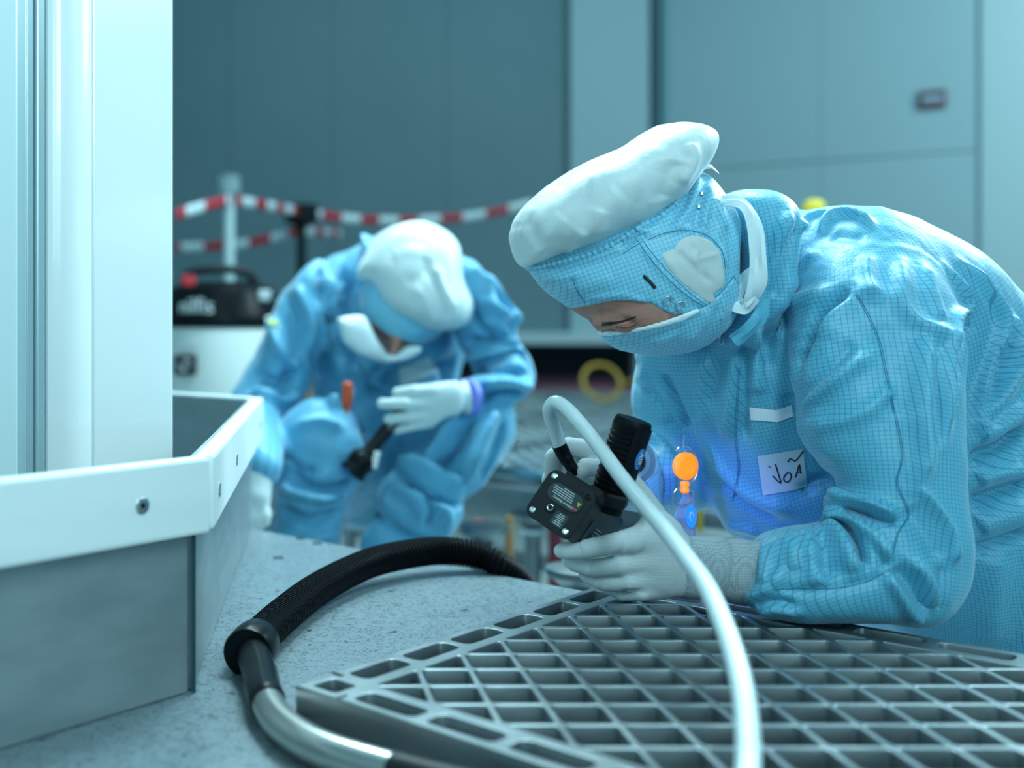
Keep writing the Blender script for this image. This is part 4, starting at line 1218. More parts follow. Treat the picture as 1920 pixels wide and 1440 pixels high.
# ---- writing and tape on the chest ----------------------------------
st = link('name_sticker', patch(cb, [(1421, 854), (1506, 841), (1514, 913), (1432, 929)], 22, 16, 0.0016), M_STICKER, pe)
st['label'] = 'white paper sticker with hand-written letters'
ink = MB()
sb = BVHTree.FromPolygons([v.co[:] for v in st.data.vertices], [p.vertices[:] for p in st.data.polygons])
for pts in ([(1454,870),(1460,890),(1464,906),(1449,892)], [(1440,873),(1446,877)],
            [(1478,885),(1471,892),(1470,900),(1476,904),(1482,898),(1483,889),(1477,885)],
            [(1491,895),(1495,884),(1499,871),(1501,886),(1503,886)], [(1492,887),(1502,884)],
            [(1477,866),(1482,860),(1490,864),(1497,858),(1506,845)]):
    L = stroke(sb, pts, 0, 0.0004, sub=4)
    if len(L) > 1: ink.tube(L, 0.00085 if len(pts) > 2 else 0.0005, 6)
ink.build('handwriting', M_INK, st, True)
link('white_tape', patch(cb, [(1407, 763), (1455, 769), (1458, 791), (1409, 787)], 10, 4, 0.0016), M_TAPE, pe)
link('white_tape', patch(cb, [(1455, 769), (1484, 759), (1487, 781), (1458, 791)], 10, 4, 0.0016), M_TAPE, pe)
def snap(bvh, px, py, r, parent):
    loc, nor = hit(bvh, px, py)
    if loc is None: return
    q = nor.to_track_quat('Z', 'Y').to_matrix()
    MB().tube([loc + nor * 0.0028 + q @ Vector((math.cos(a) * r, math.sin(a) * r, 0)) for a in np.linspace(0, 2*math.pi, 28, endpoint=False)], r * 0.16, 8, closed=True).build('snap_button', M_SNAP, parent, True)

# ---- head -------------------------------------------------------------
hd = 1.40
full = [(992,496),(1008,522),(1030,548),(1062,572),(1088,592),(1112,604),(1124,610),(1134,622),(1140,640),(1160,654),(1200,662),(1250,666),(1290,658),(1325,642),(1352,615),(1372,570),
        (1368,520),(1368,470),(1374,428),(1362,392),(1338,352),(1312,326),(1270,330),(1200,360),(1100,420),(1020,460)]
# side frame of the head
lo = P(940, 700, hd); hi = P(1420, 230, hd)
flo = (lo.x, hd - 0.14, lo.z); fhi = (hi.x, hd + 0.14, hi.z)
vx_h = 0.0034 if FAST_SHAPES else 0.0024
hf = Field(flo, fhi, vx_h)
hf.inflate(full, hd, 0.092, label=1, k=0, flat=0.35)
opening = [(1020,560),(1062,572),(1080,575),(1106,573),(1130,568),(1152,564),(1199,564),(1218,569),(1239,579),(1255,586),(1276,589),(1240,606),(1200,616),(1160,623),(1130,628),(1040,640)]
maskreg = [(1120,624),(1180,619),(1240,605),(1284,588),(1320,574),(1348,548),(1374,520),(1420,560),(1400,700),(1100,700)]
bandreg = [(1118,620),(1133,622),(1160,622),(1200,614),(1240,602),(1277,588),(1300,578),(1306,584),(1280,600),(1240,613),(1200,623),(1160,632),(1136,634),(1120,634)]
earreg = [(1229,479),(1246,464),(1272,446),(1300,443),(1325,452),(1346,474),(1354,505),(1352,538),(1332,553),(1342,560),(1326,571),(1290,550),(1256,520)]
capreg = [(965,440),(972,410),(990,385),(1020,358),(1060,330),(1105,302),(1150,285),(1190,262),(1222,244),(1262,240),(1300,242),(1328,254),(1330,272),(1318,305),(1300,330),
          (1280,352),(1262,376),(1235,398),(1205,412),(1175,432),(1140,452),(1100,468),(1050,482),(1010,494),(984,497),(970,470)]
# skin
sk = hf.copy(); sk.F += 0.0028
def hP(px, py, y): return V3(P(px, py, y))
sk.cone(hP(1126, 604, hd - 0.030), hP(1178, 597, hd - 0.062), 0.010, 0.008, 2, 0.012)       # brow
sk.cone(hP(1126, 604, hd + 0.030), hP(1160, 590, hd + 0.062), 0.010, 0.008, 2, 0.012)
sk.cone(hP(1136, 614, hd), hP(1172, 640, hd), 0.007, 0.008, 2, 0.012)                         # nose under the mask
sk.ell(hP(1172, 610, hd - 0.066), (0.017, 0.010, 0.010), None, 2, 0.008, 'c')                 # eye socket
sk.ell(hP(1172, 608, hd - 0.052), (0.015, 0.014, 0.011), None, 3, 0.004)                      # closed lid
sk.ell(hP(1222, 592, hd - 0.060), (0.024, 0.014, 0.012), None, 2, 0.02)                       # cheek bone
sk.prism([(1020,540),(1020,660),(1300,660),(1300,540)], hd, 'keep')
V, Fc, lab = sk.mesh(4)
V = apply_folds(V, Fc, [([(1154,608),(1166,612),(1180,610),(1192,600)], -0.0022, 0.0016), ([(1150,602),(1168,602),(1186,594)], -0.0014, 0.002),
                        ([(1186,612),(1198,606),(1206,598)], -0.0008, 0.0018), ([(1160,617),(1180,617),(1196,611)], -0.0008, 0.0018),
                        ([(1212,604),(1215,598)], -0.0008, 0.0012)])
head = to_object('head', V, Fc, M_SKIN, pe, lab)
sbv = bvh_of(V, Fc)
# eyebrow and lashes made of short hairs
mb = MB()
rr = random.Random(3)
for i in range(260):
    u = rr.random(); bx = 1127 + 62 * u; by = 609 - 1 * u - 13 * u * u + rr.uniform(-1, 1) * (3.6 - 2.0 * u)
    a = hit(sbv, bx, by); b = hit(sbv, bx + 5, by - 2.2 + rr.uniform(-1, 1))
    if a[0] and b[0] and (a[0] - b[0]).length < 0.01: mb.tube([a[0] + a[1] * 0.0002, b[0] + b[1] * 0.0009], [0.00022, 0.00010], 4)
mb.build('eyebrow', M_HAIR_SHADOW, head)
mb = MB()
for i in range(40):
    u = i / 40; bx = 1156 + 38 * u; by = 611 + 2.5 * math.sin(math.pi * u) - 8 * max(0, u - 0.5)
    a = hit(sbv, bx, by)
    if a[0]: mb.tube([a[0], a[0] + a[1] * 0.0016 + Vector((-0.001, 0, -0.0018))], [0.0002, 0.0001], 4)
if mb.v: mb.build('eyelash', M_HAIR_SHADOW, head)
mb = MB()
for i in range(45):
    u = rr.random(); bx = 1252 + 24 * u; by = 590 + (1 - u) * 6 + rr.uniform(-4, 5)
    a = hit(sbv, bx, by); b = hit(sbv, bx + 1, by + 3.5)
    if a[0] and b[0] and (a[0] - b[0]).length < 0.01: mb.tube([a[0] + a[1] * 0.0002, b[0] + b[1] * 0.0006], [0.00012, 0.00006], 4)
mb.build('sideburn', M_HAIR_SHADOW, head)

# hood: everything above the face opening
ho = hf.copy()
ho.prism(opening, hd - 0.07, 'cut', k=0.0015, rnd=2)
ho.prism(maskreg, hd - 0.07, 'cut', k=0.001)
V, Fc, lab = ho.mesh(3)
hood_folds = [
 ([(1312,330),(1300,370),(1286,400),(1262,432)], 0.006, 0.006), ([(1330,350),(1322,390),(1318,430)], 0.007, 0.006),
 ([(1340,372),(1352,405),(1362,430)], 0.006, 0.006), ([(1300,340),(1282,385),(1258,410)], -0.006, 0.005),
 ([(1330,400),(1338,440),(1352,462)], -0.005, 0.006), ([(1320,345),(1312,390),(1302,440)], -0.005, 0.005),
 ([(1200,440),(1205,415),(1222,402)], 0.005, 0.005), ([(1190,450),(1230,425),(1262,400)], 0.004, 0.004), ([(1166,462),(1190,448),(1212,440)], -0.007, 0.004),
 ([(1196,452),(1222,488),(1250,520),(1290,556),(1320,574)], 0.0022, 0.0035), ([(1204,448),(1230,482),(1258,514),(1296,550),(1326,572)], 0.0022, 0.0035),
 ([(1215,445),(1250,432),(1290,428),(1330,440),(1358,470),(1362,520)], 0.0028, 0.004),
 ([(1074,520),(1080,540),(1096,566)], -0.0016, 0.003), ([(1010,525),(1050,520),(1090,512)], 0.003, 0.007), ([(1020,500),(1060,505),(1120,492),(1180,470)], -0.003, 0.005),
 ([(1180,556),(1215,566),(1245,578),(1276,590)], 0.002, 0.003), ([(1100,560),(1140,556),(1180,550)], 0.002, 0.004),
 ([(1045,540),(1100,535),(1150,520)], 0.0025, 0.010),
]
V = apply_folds(V, Fc, hood_folds); V = noise_disp(V, Fc, 0.0018, 26, (1, 1, 1), 1.7)
hood = to_object('hood', V, Fc, M_HOOD, pe, lab, box_uv)
hb = bvh_of(V, Fc)
# slot in the hood, snaps, ear piece
L = stroke(hb, [(1206,516),(1214,524),(1222,532),(1229,541)], 0, 0.0002)
MB().tube(L, [0.0004] + [0.0021] * (len(L) - 2) + [0.0004], 8).build('hood_slot', M_INK, hood, True)
snap(hb, 1252, 563, 0.0052, hood); snap(hb, 1274, 573, 0.0052, hood)
mb = MB()
for pts in ([(1196,452),(1222,488),(1250,520),(1290,556),(1320,574)], [(1204,449),(1230,483),(1258,515),(1296,551),(1326,573)],
            [(1216,449),(1250,436),(1290,432),(1328,443),(1354,472),(1360,505)], [(1073,520),(1082,545),(1098,568)], [(1166,476),(1190,462),(1204,452)]):
    L = stroke(hb, pts, 0, 0.0001)
    if len(L) > 2: MB().tube(L, 0.0005, 5).build('hood_seam', M_SEAM, hood, True)
e_ = hf.copy(); e_.F -= 0.0016
e_.prism(earreg, hd - 0.075, 'keep', k=0.001, rnd=2, ymax=hd - 0.01)
sh = np.maximum(e_.F, -(hf.F + 0.004)); e_.F = sh
V, Fc, lab = e_.mesh(2)
V = apply_folds(V, Fc, [([(1300,446),(1308,468),(1302,490),(1316,520)], 0.0022, 0.003), ([(1268,470),(1300,500),(1336,530)], -0.002, 0.004), ([(1302,490),(1330,480),(1345,478)], 0.0015, 0.003)])
V = noise_disp(V, Fc, 0.0022, 40, (1, 1, 1), 5.2)
to_object('ear_panel', V, Fc, M_MESHCLOTH, hood, lab)
mb = MB()
L = stroke(hb, [(1342,560),(1352,545),(1364,530)], 0, 0.0012)
if len(L) > 2: mb.tube(L, 0.0034, 8); mb.build('hood_clip', M_WHITECLOTH, hood, True)
for q in ((1313, 364), (1307, 388)):
    a_, n_ = hit(hb, *q)
    if a_: MB().box(a_ + n_ * 0.002, (0.004, 0.003, 0.005)).build('hood_toggle', M_SNAP, hood, bevel=0.0008)

# lower face cover
ma = hf.copy(); ma.F -= 0.0008
ma.prism(maskreg, hd - 0.07, 'keep', k=0.001)
V, Fc, lab = ma.mesh(3)
V = apply_folds(V, Fc, [([(1150,640),(1200,638),(1260,622),(1310,592)], -0.0015, 0.005), ([(1140,632),(1200,630),(1250,612),(1300,590)], 0.001, 0.004),
                        ([(1345,575),(1335,610),(1310,640)], -0.002, 0.006), ([(1325,580),(1315,612),(1290,640)], 0.003, 0.006), ([(1360,560),(1352,600)], 0.003, 0.005),
                        ([(1284,596),(1262,625),(1230,650)], 0.0022, 0.008)])
V = noise_disp(V, Fc, 0.0015, 30, (1, 1, 1), 2.2)
cover = to_object('face_cover', V, Fc, M_HOOD, pe, lab, box_uv)
bd = hf.copy(); bd.F -= 0.0028
bd.prism(bandreg, hd - 0.07, 'keep', k=0.001); bd.F = np.maximum(bd.F, -(hf.F + 0.004))
V, Fc, lab = bd.mesh(2)
to_object('mask_edge', V, Fc, M_SCARF, cover, lab)

# cap
lo = P(940, 520, hd); hi = P(1360, 215, hd)
cf = Field((lo.x, hd - 0.16, lo.z), (hi.x, hd + 0.16, hi.z), vx_h * 1.15)
cf.inflate(capreg, hd, 0.118, label=1, k=0, flat=0.45)
V, Fc, lab = cf.mesh(4)
V = apply_folds(V, Fc, [([(1005,488),(1030,440),(1060,405)], 0.004, 0.010), ([(1062,482),(1080,452),(1098,430)], 0.004, 0.006), ([(1075,440),(1110,415),(1120,390)], 0.004, 0.010),
                        ([(1150,450),(1190,400),(1225,350),(1240,300)], -0.006, 0.020), ([(1100,345),(1160,335),(1210,330)], 0.005, 0.018),
                        ([(985,410),(1000,440),(1022,465)], -0.003, 0.012), ([(1270,300),(1262,340),(1240,380)], -0.006, 0.014), ([(1290,270),(1300,300),(1275,345)], 0.006, 0.010),
                        ([(1120,440),(1130,400),(1165,360)], 0.004, 0.012)])
V = noise_disp(V, Fc, 0.0032, 13, (1, 1, 1), 4.4); V = noise_disp(V, Fc, 0.0010, 45, (1, 1, 1), 4.4)
cap = to_object('cap', V, Fc, M_WHITECLOTH, pe, lab)
capb = bvh_of(V, Fc)
# gathered edge of the cap and the tab at the back
mb = MB(); rr = random.Random(9)
edge = [(984,499),(1010,498),(1050,489),(1100,475),(1142,458),(1176,438),(1206,419),(1236,404),(1262,384),(1282,358)]
L = []
for q in smooth_path([(a, b, 0) for a, b in edge], 10):
    h_ = hit(hb, q.x, q.y + 3)[0]
    if h_ is not None: L.append(h_)
L = resample(L, 0.0022)
mb.tube(L, [0.0030 + 0.0012 * math.sin(k * 1.9) for k in range(len(L))], 9)
mb.build('cap_gather', M_HOOD, cap, True)
tb = [P(1300, 322, hd - 0.02), P(1318, 312, hd - 0.025), P(1334, 312, hd - 0.03), P(1347, 324, hd - 0.03)]
v = []
for k, q in enumerate(tb):
    wv = 0.0065 - 0.0012 * k
    for s_ in (-1, 1):
        for t_ in (-0.0008, 0.0008): v.append(q + Vector((0.003 * s_, t_ + 0.01 * s_, wv * s_)))
f = []
for k in range(3):
    for a, b in ((0, 1), (1, 3), (3, 2), (2, 0)): f.append((4*k+a, 4*k+b, 4*k+4+b, 4*k+4+a))
f += [(0, 2, 3, 1), (12, 13, 15, 14)]
MB().add(v, f).build('cap_tab', M_WHITECLOTH, cap)
# dark mass standing for the hood-to-collar shadow, and the white scarf at the neck
nf = Field(tuple(P(1330, 680, 1.43) - Vector((0, 0.12, 0))), tuple(P(1450, 350, 1.43) + Vector((0, 0.12, 0))), 0.004)
nf.chain([V3(P(1342, 430, 1.42)), V3(P(1352, 480, 1.42)), V3(P(1352, 530, 1.43))], [0.034, 0.038, 0.036], 1, 0.02)
V, Fc, lab = nf.mesh(2); to_object('nape_shadow_fill', V, Fc, M_HAIR_SHADOW, pe, lab)
def ribbon(pts, widths, name, m, parent, thick=0.0012, face=None):
    c = smooth_path([P(*q) for q in pts], 14); n = len(c); v = []; f = []
    for k, q in enumerate(c):
        t = (c[min(k+1, n-1)] - c[max(k-1, 0)]).normalized(); u = k / (n - 1) * (len(widths) - 1)
        i = min(int(u), len(widths) - 2); wdt = widths[i] * (1 - u + i) + widths[i+1] * (u - i)
        nrm = Vector((math.sin(k * 0.11) * 0.5, -1, math.cos(k * 0.09) * 0.3)).normalized(); nrm = (nrm - t * nrm.dot(t)).normalized(); s = t.cross(nrm)
        for j in range(5):
            a = (j / 4 - 0.5); bul = 0.0014 * math.cos(a * math.pi) + 0.0015 * math.sin(a * 9 + k * .1)
            v.append(q + s * (wdt * a) + nrm * bul)
        for j in range(4, -1, -1):
            a = (j / 4 - 0.5); bul = 0.0014 * math.cos(a * math.pi) + 0.0015 * math.sin(a * 9 + k * .1)
            v.append(q + s * (wdt * a) + nrm * (bul - thick))
    for k in range(n - 1):
        for j in range(10): f.append((10*k+j, 10*k+(j+1) % 10, 10*k+10+(j+1) % 10, 10*k+10+j))
    f += [tuple(range(10)), tuple(range(10*n-1, 10*n-11, -1))]
    return MB().add(v, f).build(name, m, parent, True)
ribbon([(1352,376,1.335),(1392,382,1.32),(1414,420,1.315),(1421,480,1.315),(1420,530,1.318),(1404,566,1.33),(1384,572,1.345)], [0.012, 0.018, 0.019, 0.018, 0.022, 0.018, 0.010], 'scarf', M_SCARF, pe)
ribbon([(1416,556,1.325),(1398,575,1.33),(1376,565,1.34),(1386,535,1.345),(1410,505,1.35)], [0.012, 0.018, 0.020, 0.018, 0.008], 'scarf_end', M_SCARF, pe)
ribbon([(1375,640,1.335),(1400,622,1.325),(1424,596,1.318),(1436,560,1.315)], [0.016, 0.020, 0.018, 0.008], 'collar_flap', M_CLOTH, pe)
snap(cb, 1357, 637, 0.0055, pe)

# ---- gloves --------------------------------------------------------
GL, GT, GC = 1, 2, 3
lo = P(1020, 1160, 1.28); hi = P(1460, 900, 1.28)
gf = Field((lo.x - 0.01, 1.16, lo.z - 0.02), (hi.x + 0.02, 1.42, hi.z + 0.03), 0.003 if FAST_SHAPES else 0.0021)
gd = 1.270
gf.inflate([(1184,1008),(1200,978),(1235,955),(1275,985),(1290,1040),(1285,1100),(1255,1118),(1225,1116),(1205,1104),(1192,1080),(1180,1045)], gd, 0.028, tx=0.05, label=GL, k=0.0, flat=0.4)
gf.inflate([(1255,1000),(1285,1006),(1330,1008),(1380,1012),(1436,1018),(1440,1030),(1425,1080),(1404,1126),(1392,1134),(1365,1128),(1335,1116),(1300,1120),(1262,1112),(1250,1060)], gd + 0.004, 0.036, label=GC, k=0.010, flat=0.3)
def finger(f, pts, rads, tip=True, lab_=GL, k=0.006):
    pts = [V3(P(*q)) for q in pts]
    f.cone(pts[0], pts[1], rads[0], rads[1], lab_, k)
    n = len(pts)
    for i in range(1, n - 1): f.cone(pts[i], pts[i+1], rads[i], rads[i+1], GT if tip and i >= n - 3 else lab_, 0.0012)
finger(gf, [(1222,1004,1.262),(1160,1018,1.246),(1092,1031,1.246),(1062,1033,1.254),(1053,1033,1.258)], [0.0165, 0.0122, 0.0108, 0.0096, 0.0088], k=0.010)
finger(gf, [(1212,1052,1.262),(1160,1060,1.250),(1112,1066,1.258),(1078,1057,1.272),(1068,1052,1.277)], [0.0150, 0.0112, 0.0102, 0.0092, 0.0086], k=0.008)
finger(gf, [(1220,1085,1.264),(1176,1092,1.252),(1132,1093,1.262),(1106,1082,1.276),(1098,1076,1.280)], [0.0140, 0.0106, 0.0096, 0.0088, 0.0082], k=0.008)
finger(gf, [(1238,1104,1.268),(1202,1112,1.256),(1166,1113,1.266),(1146,1104,1.278),(1138,1098,1.284)], [0.0115, 0.0090, 0.0084, 0.0078, 0.0074], k=0.006)
finger(gf, [(1245,1000,1.285),(1225,965,1.300),(1205,930,1.312),(1188,905,1.312)], [0.018, 0.0145, 0.0120, 0.0100], tip=False, k=0.012)
V, Fc, lab = gf.mesh(3)
V = apply_folds(V, Fc, [([(1302,1008),(1306,1050),(1300,1110)], -0.0030, 0.004), ([(1378,1014),(1380,1060),(1368,1124)], -0.0045, 0.006), ([(1340,1010),(1344,1060),(1335,1112)], 0.003, 0.007),
                        ([(1432,1020),(1420,1076),(1398,1128)], 0.0026, 0.003), ([(1268,1005),(1275,1060),(1266,1112)], -0.0012, 0.003), ([(1175,1000),(1168,1030),(1150,1042)], -0.002, 0.003),
                        ([(1206,985),(1200,1020),(1180,1042)], 0.0022, 0.006), ([(1216,1112),(1175,1108),(1160,1118)], -0.002, 0.003)])
glove = to_object('glove', V, Fc, [M_GLOVE, M_GLOVETIP, M_CUFF], pe, lab, matmap={GL: 0, GT: 1, GC: 2})
glove['label'] = 'grey knit glove with ribbed cuff around the black lamp'
# far hand gripping the nozzle
lo = P(1010, 960, 1.42); hi = P(1200, 800, 1.42)
g2 = Field((lo.x - 0.02, 1.30, lo.z - 0.04), (hi.x + 0.04, 1.54, hi.z + 0.02), 0.003 if FAST_SHAPES else 0.0024)
gd2 = 1.41
g2.ell(V3(P(1110, 895, gd2 + 0.01)), (0.040, 0.026, 0.034), None, GL, 0.0)
g2.cone(V3(P(1120, 898, gd2 + 0.015)), V3(P(1165, 905, gd2 + 0.045)), 0.032, 0.028, GL, 0.02)
finger(g2, [(1118,868,gd2 - 0.008),(1100,843,gd2 - 0.014),(1066,838,gd2 - 0.012),(1040,858,gd2 - 0.008),(1036,880,gd2)], [0.0145, 0.0130, 0.0125, 0.0120, 0.0110], tip=False)
finger(g2, [(1110,890,gd2 + 0.02),(1080,860,gd2 + 0.012),(1046,872,gd2 + 0.010),(1034,900,gd2 + 0.008),(1040,920,gd2 + 0.006)], [0.0145, 0.0128, 0.0125, 0.0120, 0.011], tip=False)
finger(g2, [(1112,905,gd2 + 0.03),(1080,890,gd2 + 0.03),(1052,905,gd2 + 0.025),(1046,930,gd2 + 0.02)], [0.0135, 0.0125, 0.0118, 0.0105], tip=False)
finger(g2, [(1118,920,gd2 + 0.03),(1090,920,gd2 + 0.035),(1068,935,gd2 + 0.03),(1064,950,gd2 + 0.025)], [0.0125, 0.0110, 0.0100, 0.0092], tip=False)
finger(g2, [(1140,895,gd2 - 0.012),(1118,878,gd2 - 0.028),(1098,876,gd2 - 0.034),(1090,884,gd2 - 0.036)], [0.0150, 0.0130, 0.0112, 0.0100], tip=False)
V, Fc, lab = g2.mesh(3)
gl2 = to_object('glove', V, Fc, [M_GLOVE, M_GLOVETIP], pe, lab, matmap={GL: 0, GT: 1})
gl2['label'] = 'grey knit glove pinching the black hose nozzle'
# shoes on the kneeling legs
for y_ in (1.49, 1.73):
    s_ = Field((1.30, y_ - 0.09, -0.42), (1.62, y_ + 0.09, -0.22), 0.006)
    s_.cone((1.42, y_, -0.335), (1.52, y_, -0.35), 0.05, 0.045, 1, 0.02).cone((1.50, y_, -0.34), (1.52, y_, -0.375), 0.042, 0.03, 1, 0.02)
    V, Fc, lab = s_.mesh(2); to_object('shoe', V, Fc, M_WHITECLOTH, pe, lab)

# ================================================================== BLACK INSPECTION LAMP
ex = Vector((0.65, -0.62, -0.43)).normalized()
ez = Vector((0.56, 0, 0.83)); ez = (ez - ex * ez.dot(ex)).normalized()
ey = ez.cross(ex).normalized()
if ey.y < 0: ey = -ey
LM = Matrix((ex, ey, ez)).transposed(); pc = P(1051, 945, 1.235)
def lp(x, y, z): return pc + LM @ Vector((x, y, z))
lamp = empty('inspection_lamp', pc, 'black hand-held inspection lamp with square battery block and ribbed grip', 'lamp')
def rrect(w_, h_, r, n=6):
    out = []
    for cx_, cy_, a0_ in ((w_/2-r, h_/2-r, 0), (-w_/2+r, h_/2-r, math.pi/2), (-w_/2+r, -h_/2+r, math.pi), (w_/2-r, -h_/2+r, 1.5*math.pi)):
        for k in range(n + 1):
            a = a0_ + math.pi/2 * k / n; out.append((cx_ + r*math.cos(a), cy_ + r*math.sin(a)))
    return out
def extr(name, outline, y0, y1, m, parent, cx_=0, cz_=0, bev=0.0008, sm=False):
    n = len(outline); v = []
    for y in (y0, y1):
        for a, b in outline: v.append(lp(a + cx_, y, b + cz_))
    f = [tuple(range(n)), tuple(range(2*n-1, n-1, -1))] + [(i, (i+1) % n, n+(i+1) % n, n+i) for i in range(n)]
    return MB().add(v, f).build(name, m, parent, sm, bevel=bev)
W = 0.059
extr('battery_block', rrect(W, W, 0.010), 0.004, 0.122, M_BLACK, lamp, bev=0.0015)
pl = extr('end_plate', [(a * (1 - 0.05 * (abs(b) < 0.012)), b * (1 - 0.05 * (abs(a) < 0.012))) for a, b in rrect(W + 0.003, W + 0.003, 0.011, 8)], -0.002, 0.006, M_DARKPLATE, lamp)
stad = rrect(0.044, 0.021, 0.0100, 10)
extr('label_recess', rrect(0.047, 0.024, 0.0115, 10), -0.0024, 0.001, M_BLACK, pl, 0.001, 0.009, 0.0003)
extr('label_plate', stad, -0.0030, 0.001, M_LABELGREY, pl, 0.001, 0.009, 0.0004)
extr('label_plate', rrect(0.017, 0.017, 0.002), -0.0026, 0.001, M_LABELGREY, pl, 0.0095, -0.0155, 0.0003)
extr('tab', rrect(0.013, 0.008, 0.003), -0.0028, 0.001, M_BLACK, pl, 0.009, 0.0245, 0.0006)
sc = MB(); ox = MB()
for a, b in ((-1, 1), (1, 1), (-1, -1), (1, -1)):
    MB().lathe([(0.0034, 0.0004), (0.0034, 0.0016), (0.0026, 0.0020), (0.0020, 0.0012)], lp(a * 0.0228, -0.001, b * 0.0228), -ey, n=20).build('screw', M_CHROME if not (a == 1 and b == 1) else M_BLACKGLOSS, lamp, True)
MB().lathe([(0.0066, 0.000), (0.0066, 0.0016), (0.0055, 0.0020)], lp(-0.0065, -0.001, -0.0095), -ey, n=28).build('socket_rim', M_BLACK, pl, True)
MB().tube([lp(-0.0065 + 0.0034 * math.cos(a), -0.0034, -0.0095 + 0.0034 * math.sin(a)) for a in np.linspace(0.9, 2 * math.pi + 0.2, 22)], 0.0007, 8).build('socket_ring', M_CHROME, pl, True)
# print on the two labels (turned upside down as the lamp is held)
def lamp_text(body, size, x, z, m, parent, y=-0.0033, rot=math.pi, al='CENTER'):
    base = Matrix((ex, ez, -ey)).transposed().to_4x4()
    return text('print', body, size, Matrix.Translation(lp(x, y, z)) @ base @ Matrix.Rotation(rot, 4, 'Z'), m, parent, 0.0001, align=al)
lamp_text('Lithium Battery', 0.0042, 0.002, 0.0042, M_PRINT, pl)
mb = MB(); rr = random.Random(2)
for k in range(5):
    L_ = 0.026 if k < 4 else 0.014
    q = lp(-0.0025 + (0.004 if k == 4 else 0) + rr.uniform(-.001, .001), -0.0032, 0.0072 + k * 0.0025); mb.box(q, (L_, 0.0002, 0.0007), LM)
mb.build('print_lines', M_PRINT, pl)
mb = MB()
for k in range(6):
    q = lp(0.0095 + rr.uniform(-.001, .001), -0.0028, -0.0095 - k * 0.0024); mb.box(q, (0.010 if k % 3 else 0.007, 0.0002, 0.0007), LM)
mb.build('print_lines', M_PRINT, pl)
extr('print_bar', rrect(0.008, 0.0018, 0.0003, 2), -0.0032, -0.0020, M_REDPRINT, pl, 0.0172, 0.0035, 0)
extr('warning_triangle', [(0.0175, 0.0120), (0.0225, 0.0125), (0.0205, 0.0072)], -0.0032, -0.0020, M_YELPRINT, pl, -0.0010, 0, 0)
# side label with the conformity mark
def side_box(name, y, z, sy, sz, m, parent, out=0.0300): return MB().box(lp(out, y, z), (0.0008, sy, sz), LM).build(name, m, parent)
sl_ = side_box('side_label', 0.055, -0.010, 0.046, 0.030, M_LABELGREY, lamp)
mb = MB()
for k, (dy_, ) in enumerate(((0.0,), (0.007,))):
    mb.tube([lp(0.0306, 0.045 + dy_ + 0.0028 * math.cos(a), -0.012 + 0.0036 * math.sin(a)) for a in np.linspace(math.pi * 0.55, math.pi * 1.45, 12)], 0.0005, 6)
mb.tube([lp(0.0306, 0.0495, -0.012), lp(0.0306, 0.0525, -0.012)], 0.0005, 6)
mb.build('conformity_mark', M_INK, sl_)
mb = MB()
for k in range(4): mb.box(lp(0.0306, 0.062, -0.001 - k * 0.0042), (0.0002, 0.020, 0.0008), LM)
mb.build('print_lines', M_PRINT, sl_)
# ribbed grip
hA = P(1143, 925, 1.262); hB = P(1189, 786, 1.250); hax = (hB - hA).normalized(); hl = (hB - hA).length
prof = [(0.0195, -0.02), (0.0195, 0.004)]
z = 0.006
while z < hl * 0.80:
    prof += [(0.0200, z), (0.0212, z + 0.0014), (0.0212, z + 0.0034), (0.0200, z + 0.0046)]; z += 0.0062
prof += [(0.0205, hl * 0.82), (0.0215, hl * 0.9), (0.0205, hl - 0.002), (0.0190, hl)]
grip = MB().lathe(prof, hA, hax, n=48).build('ribbed_grip', M_RUBBER, lamp, True)
# smooth front of the grip with the blue oval
hs = hax.cross(Vector((0, -1, 0))).normalized()      # sideways
side = (Vector((0, -1, 0)) - hax * Vector((0, -1, 0)).dot(hax)).normalized()
rt = hax.cross(side); rt = rt if rt.x > 0 else -rt
fd = (side * 0.78 + rt * 0.62).normalized(); fs = hax.cross(fd)
GM = Matrix((fs, fd, hax)).transposed()
v = []
def arcpad(r, a0_, a1_, z0, z1, n=12):
    vs = []; fs_ = []
    for k in range(n + 1):
        a = a0_ + (a1_ - a0_) * k / n; dirv = fd * math.cos(a) + fs * math.sin(a)
        for rr_ in (r - 0.003, r):
            for z_ in (z0, z1): vs.append(hA + hax * z_ + dirv * rr_)
    for k in range(n):
        for a, b in ((0, 1), (1, 3), (3, 2), (2, 0)): fs_.append((4*k+a, 4*k+b, 4*k+4+b, 4*k+4+a))
    fs_ += [(0, 2, 3, 1), (4*n, 4*n+1, 4*n+3, 4*n+2)]
    return vs, fs_
MB().add(*arcpad(0.0228, -0.75, 0.75, 0.012, hl * 0.93)).build('smooth_panel', M_BLACKGLOSS, grip, True)
oc = hA + hax * (hl * 0.56) + fd * 0.0234
bp_ = MB(); n = 24; vs = []
for k in range(n):
    a = 2 * math.pi * k / n; da = math.cos(a) * 0.0062; vs.append(hA + hax * (hl * 0.56 + 0.0125 * math.sin(a)) + (fd * math.cos(da / 0.0222) + fs * math.sin(da / 0.0222)) * 0.0232)
for k in range(n):
    a = 2 * math.pi * k / n; da = math.cos(a) * 0.0062; vs.append(hA + hax * (hl * 0.56 + 0.0125 * math.sin(a)) + (fd * math.cos(da / 0.0222) + fs * math.sin(da / 0.0222)) * 0.0218)
bp_.add(vs, [tuple(range(n)), tuple(range(2*n-1, n-1, -1))] + [(i, (i+1) % n, n+(i+1) % n, n+i) for i in range(n)])
ov = bp_.build('blue_oval', M_BLUEPRINT, grip)
tm = Matrix((-hax, fs if False else fd.cross(-hax), fd)).transposed().to_4x4()
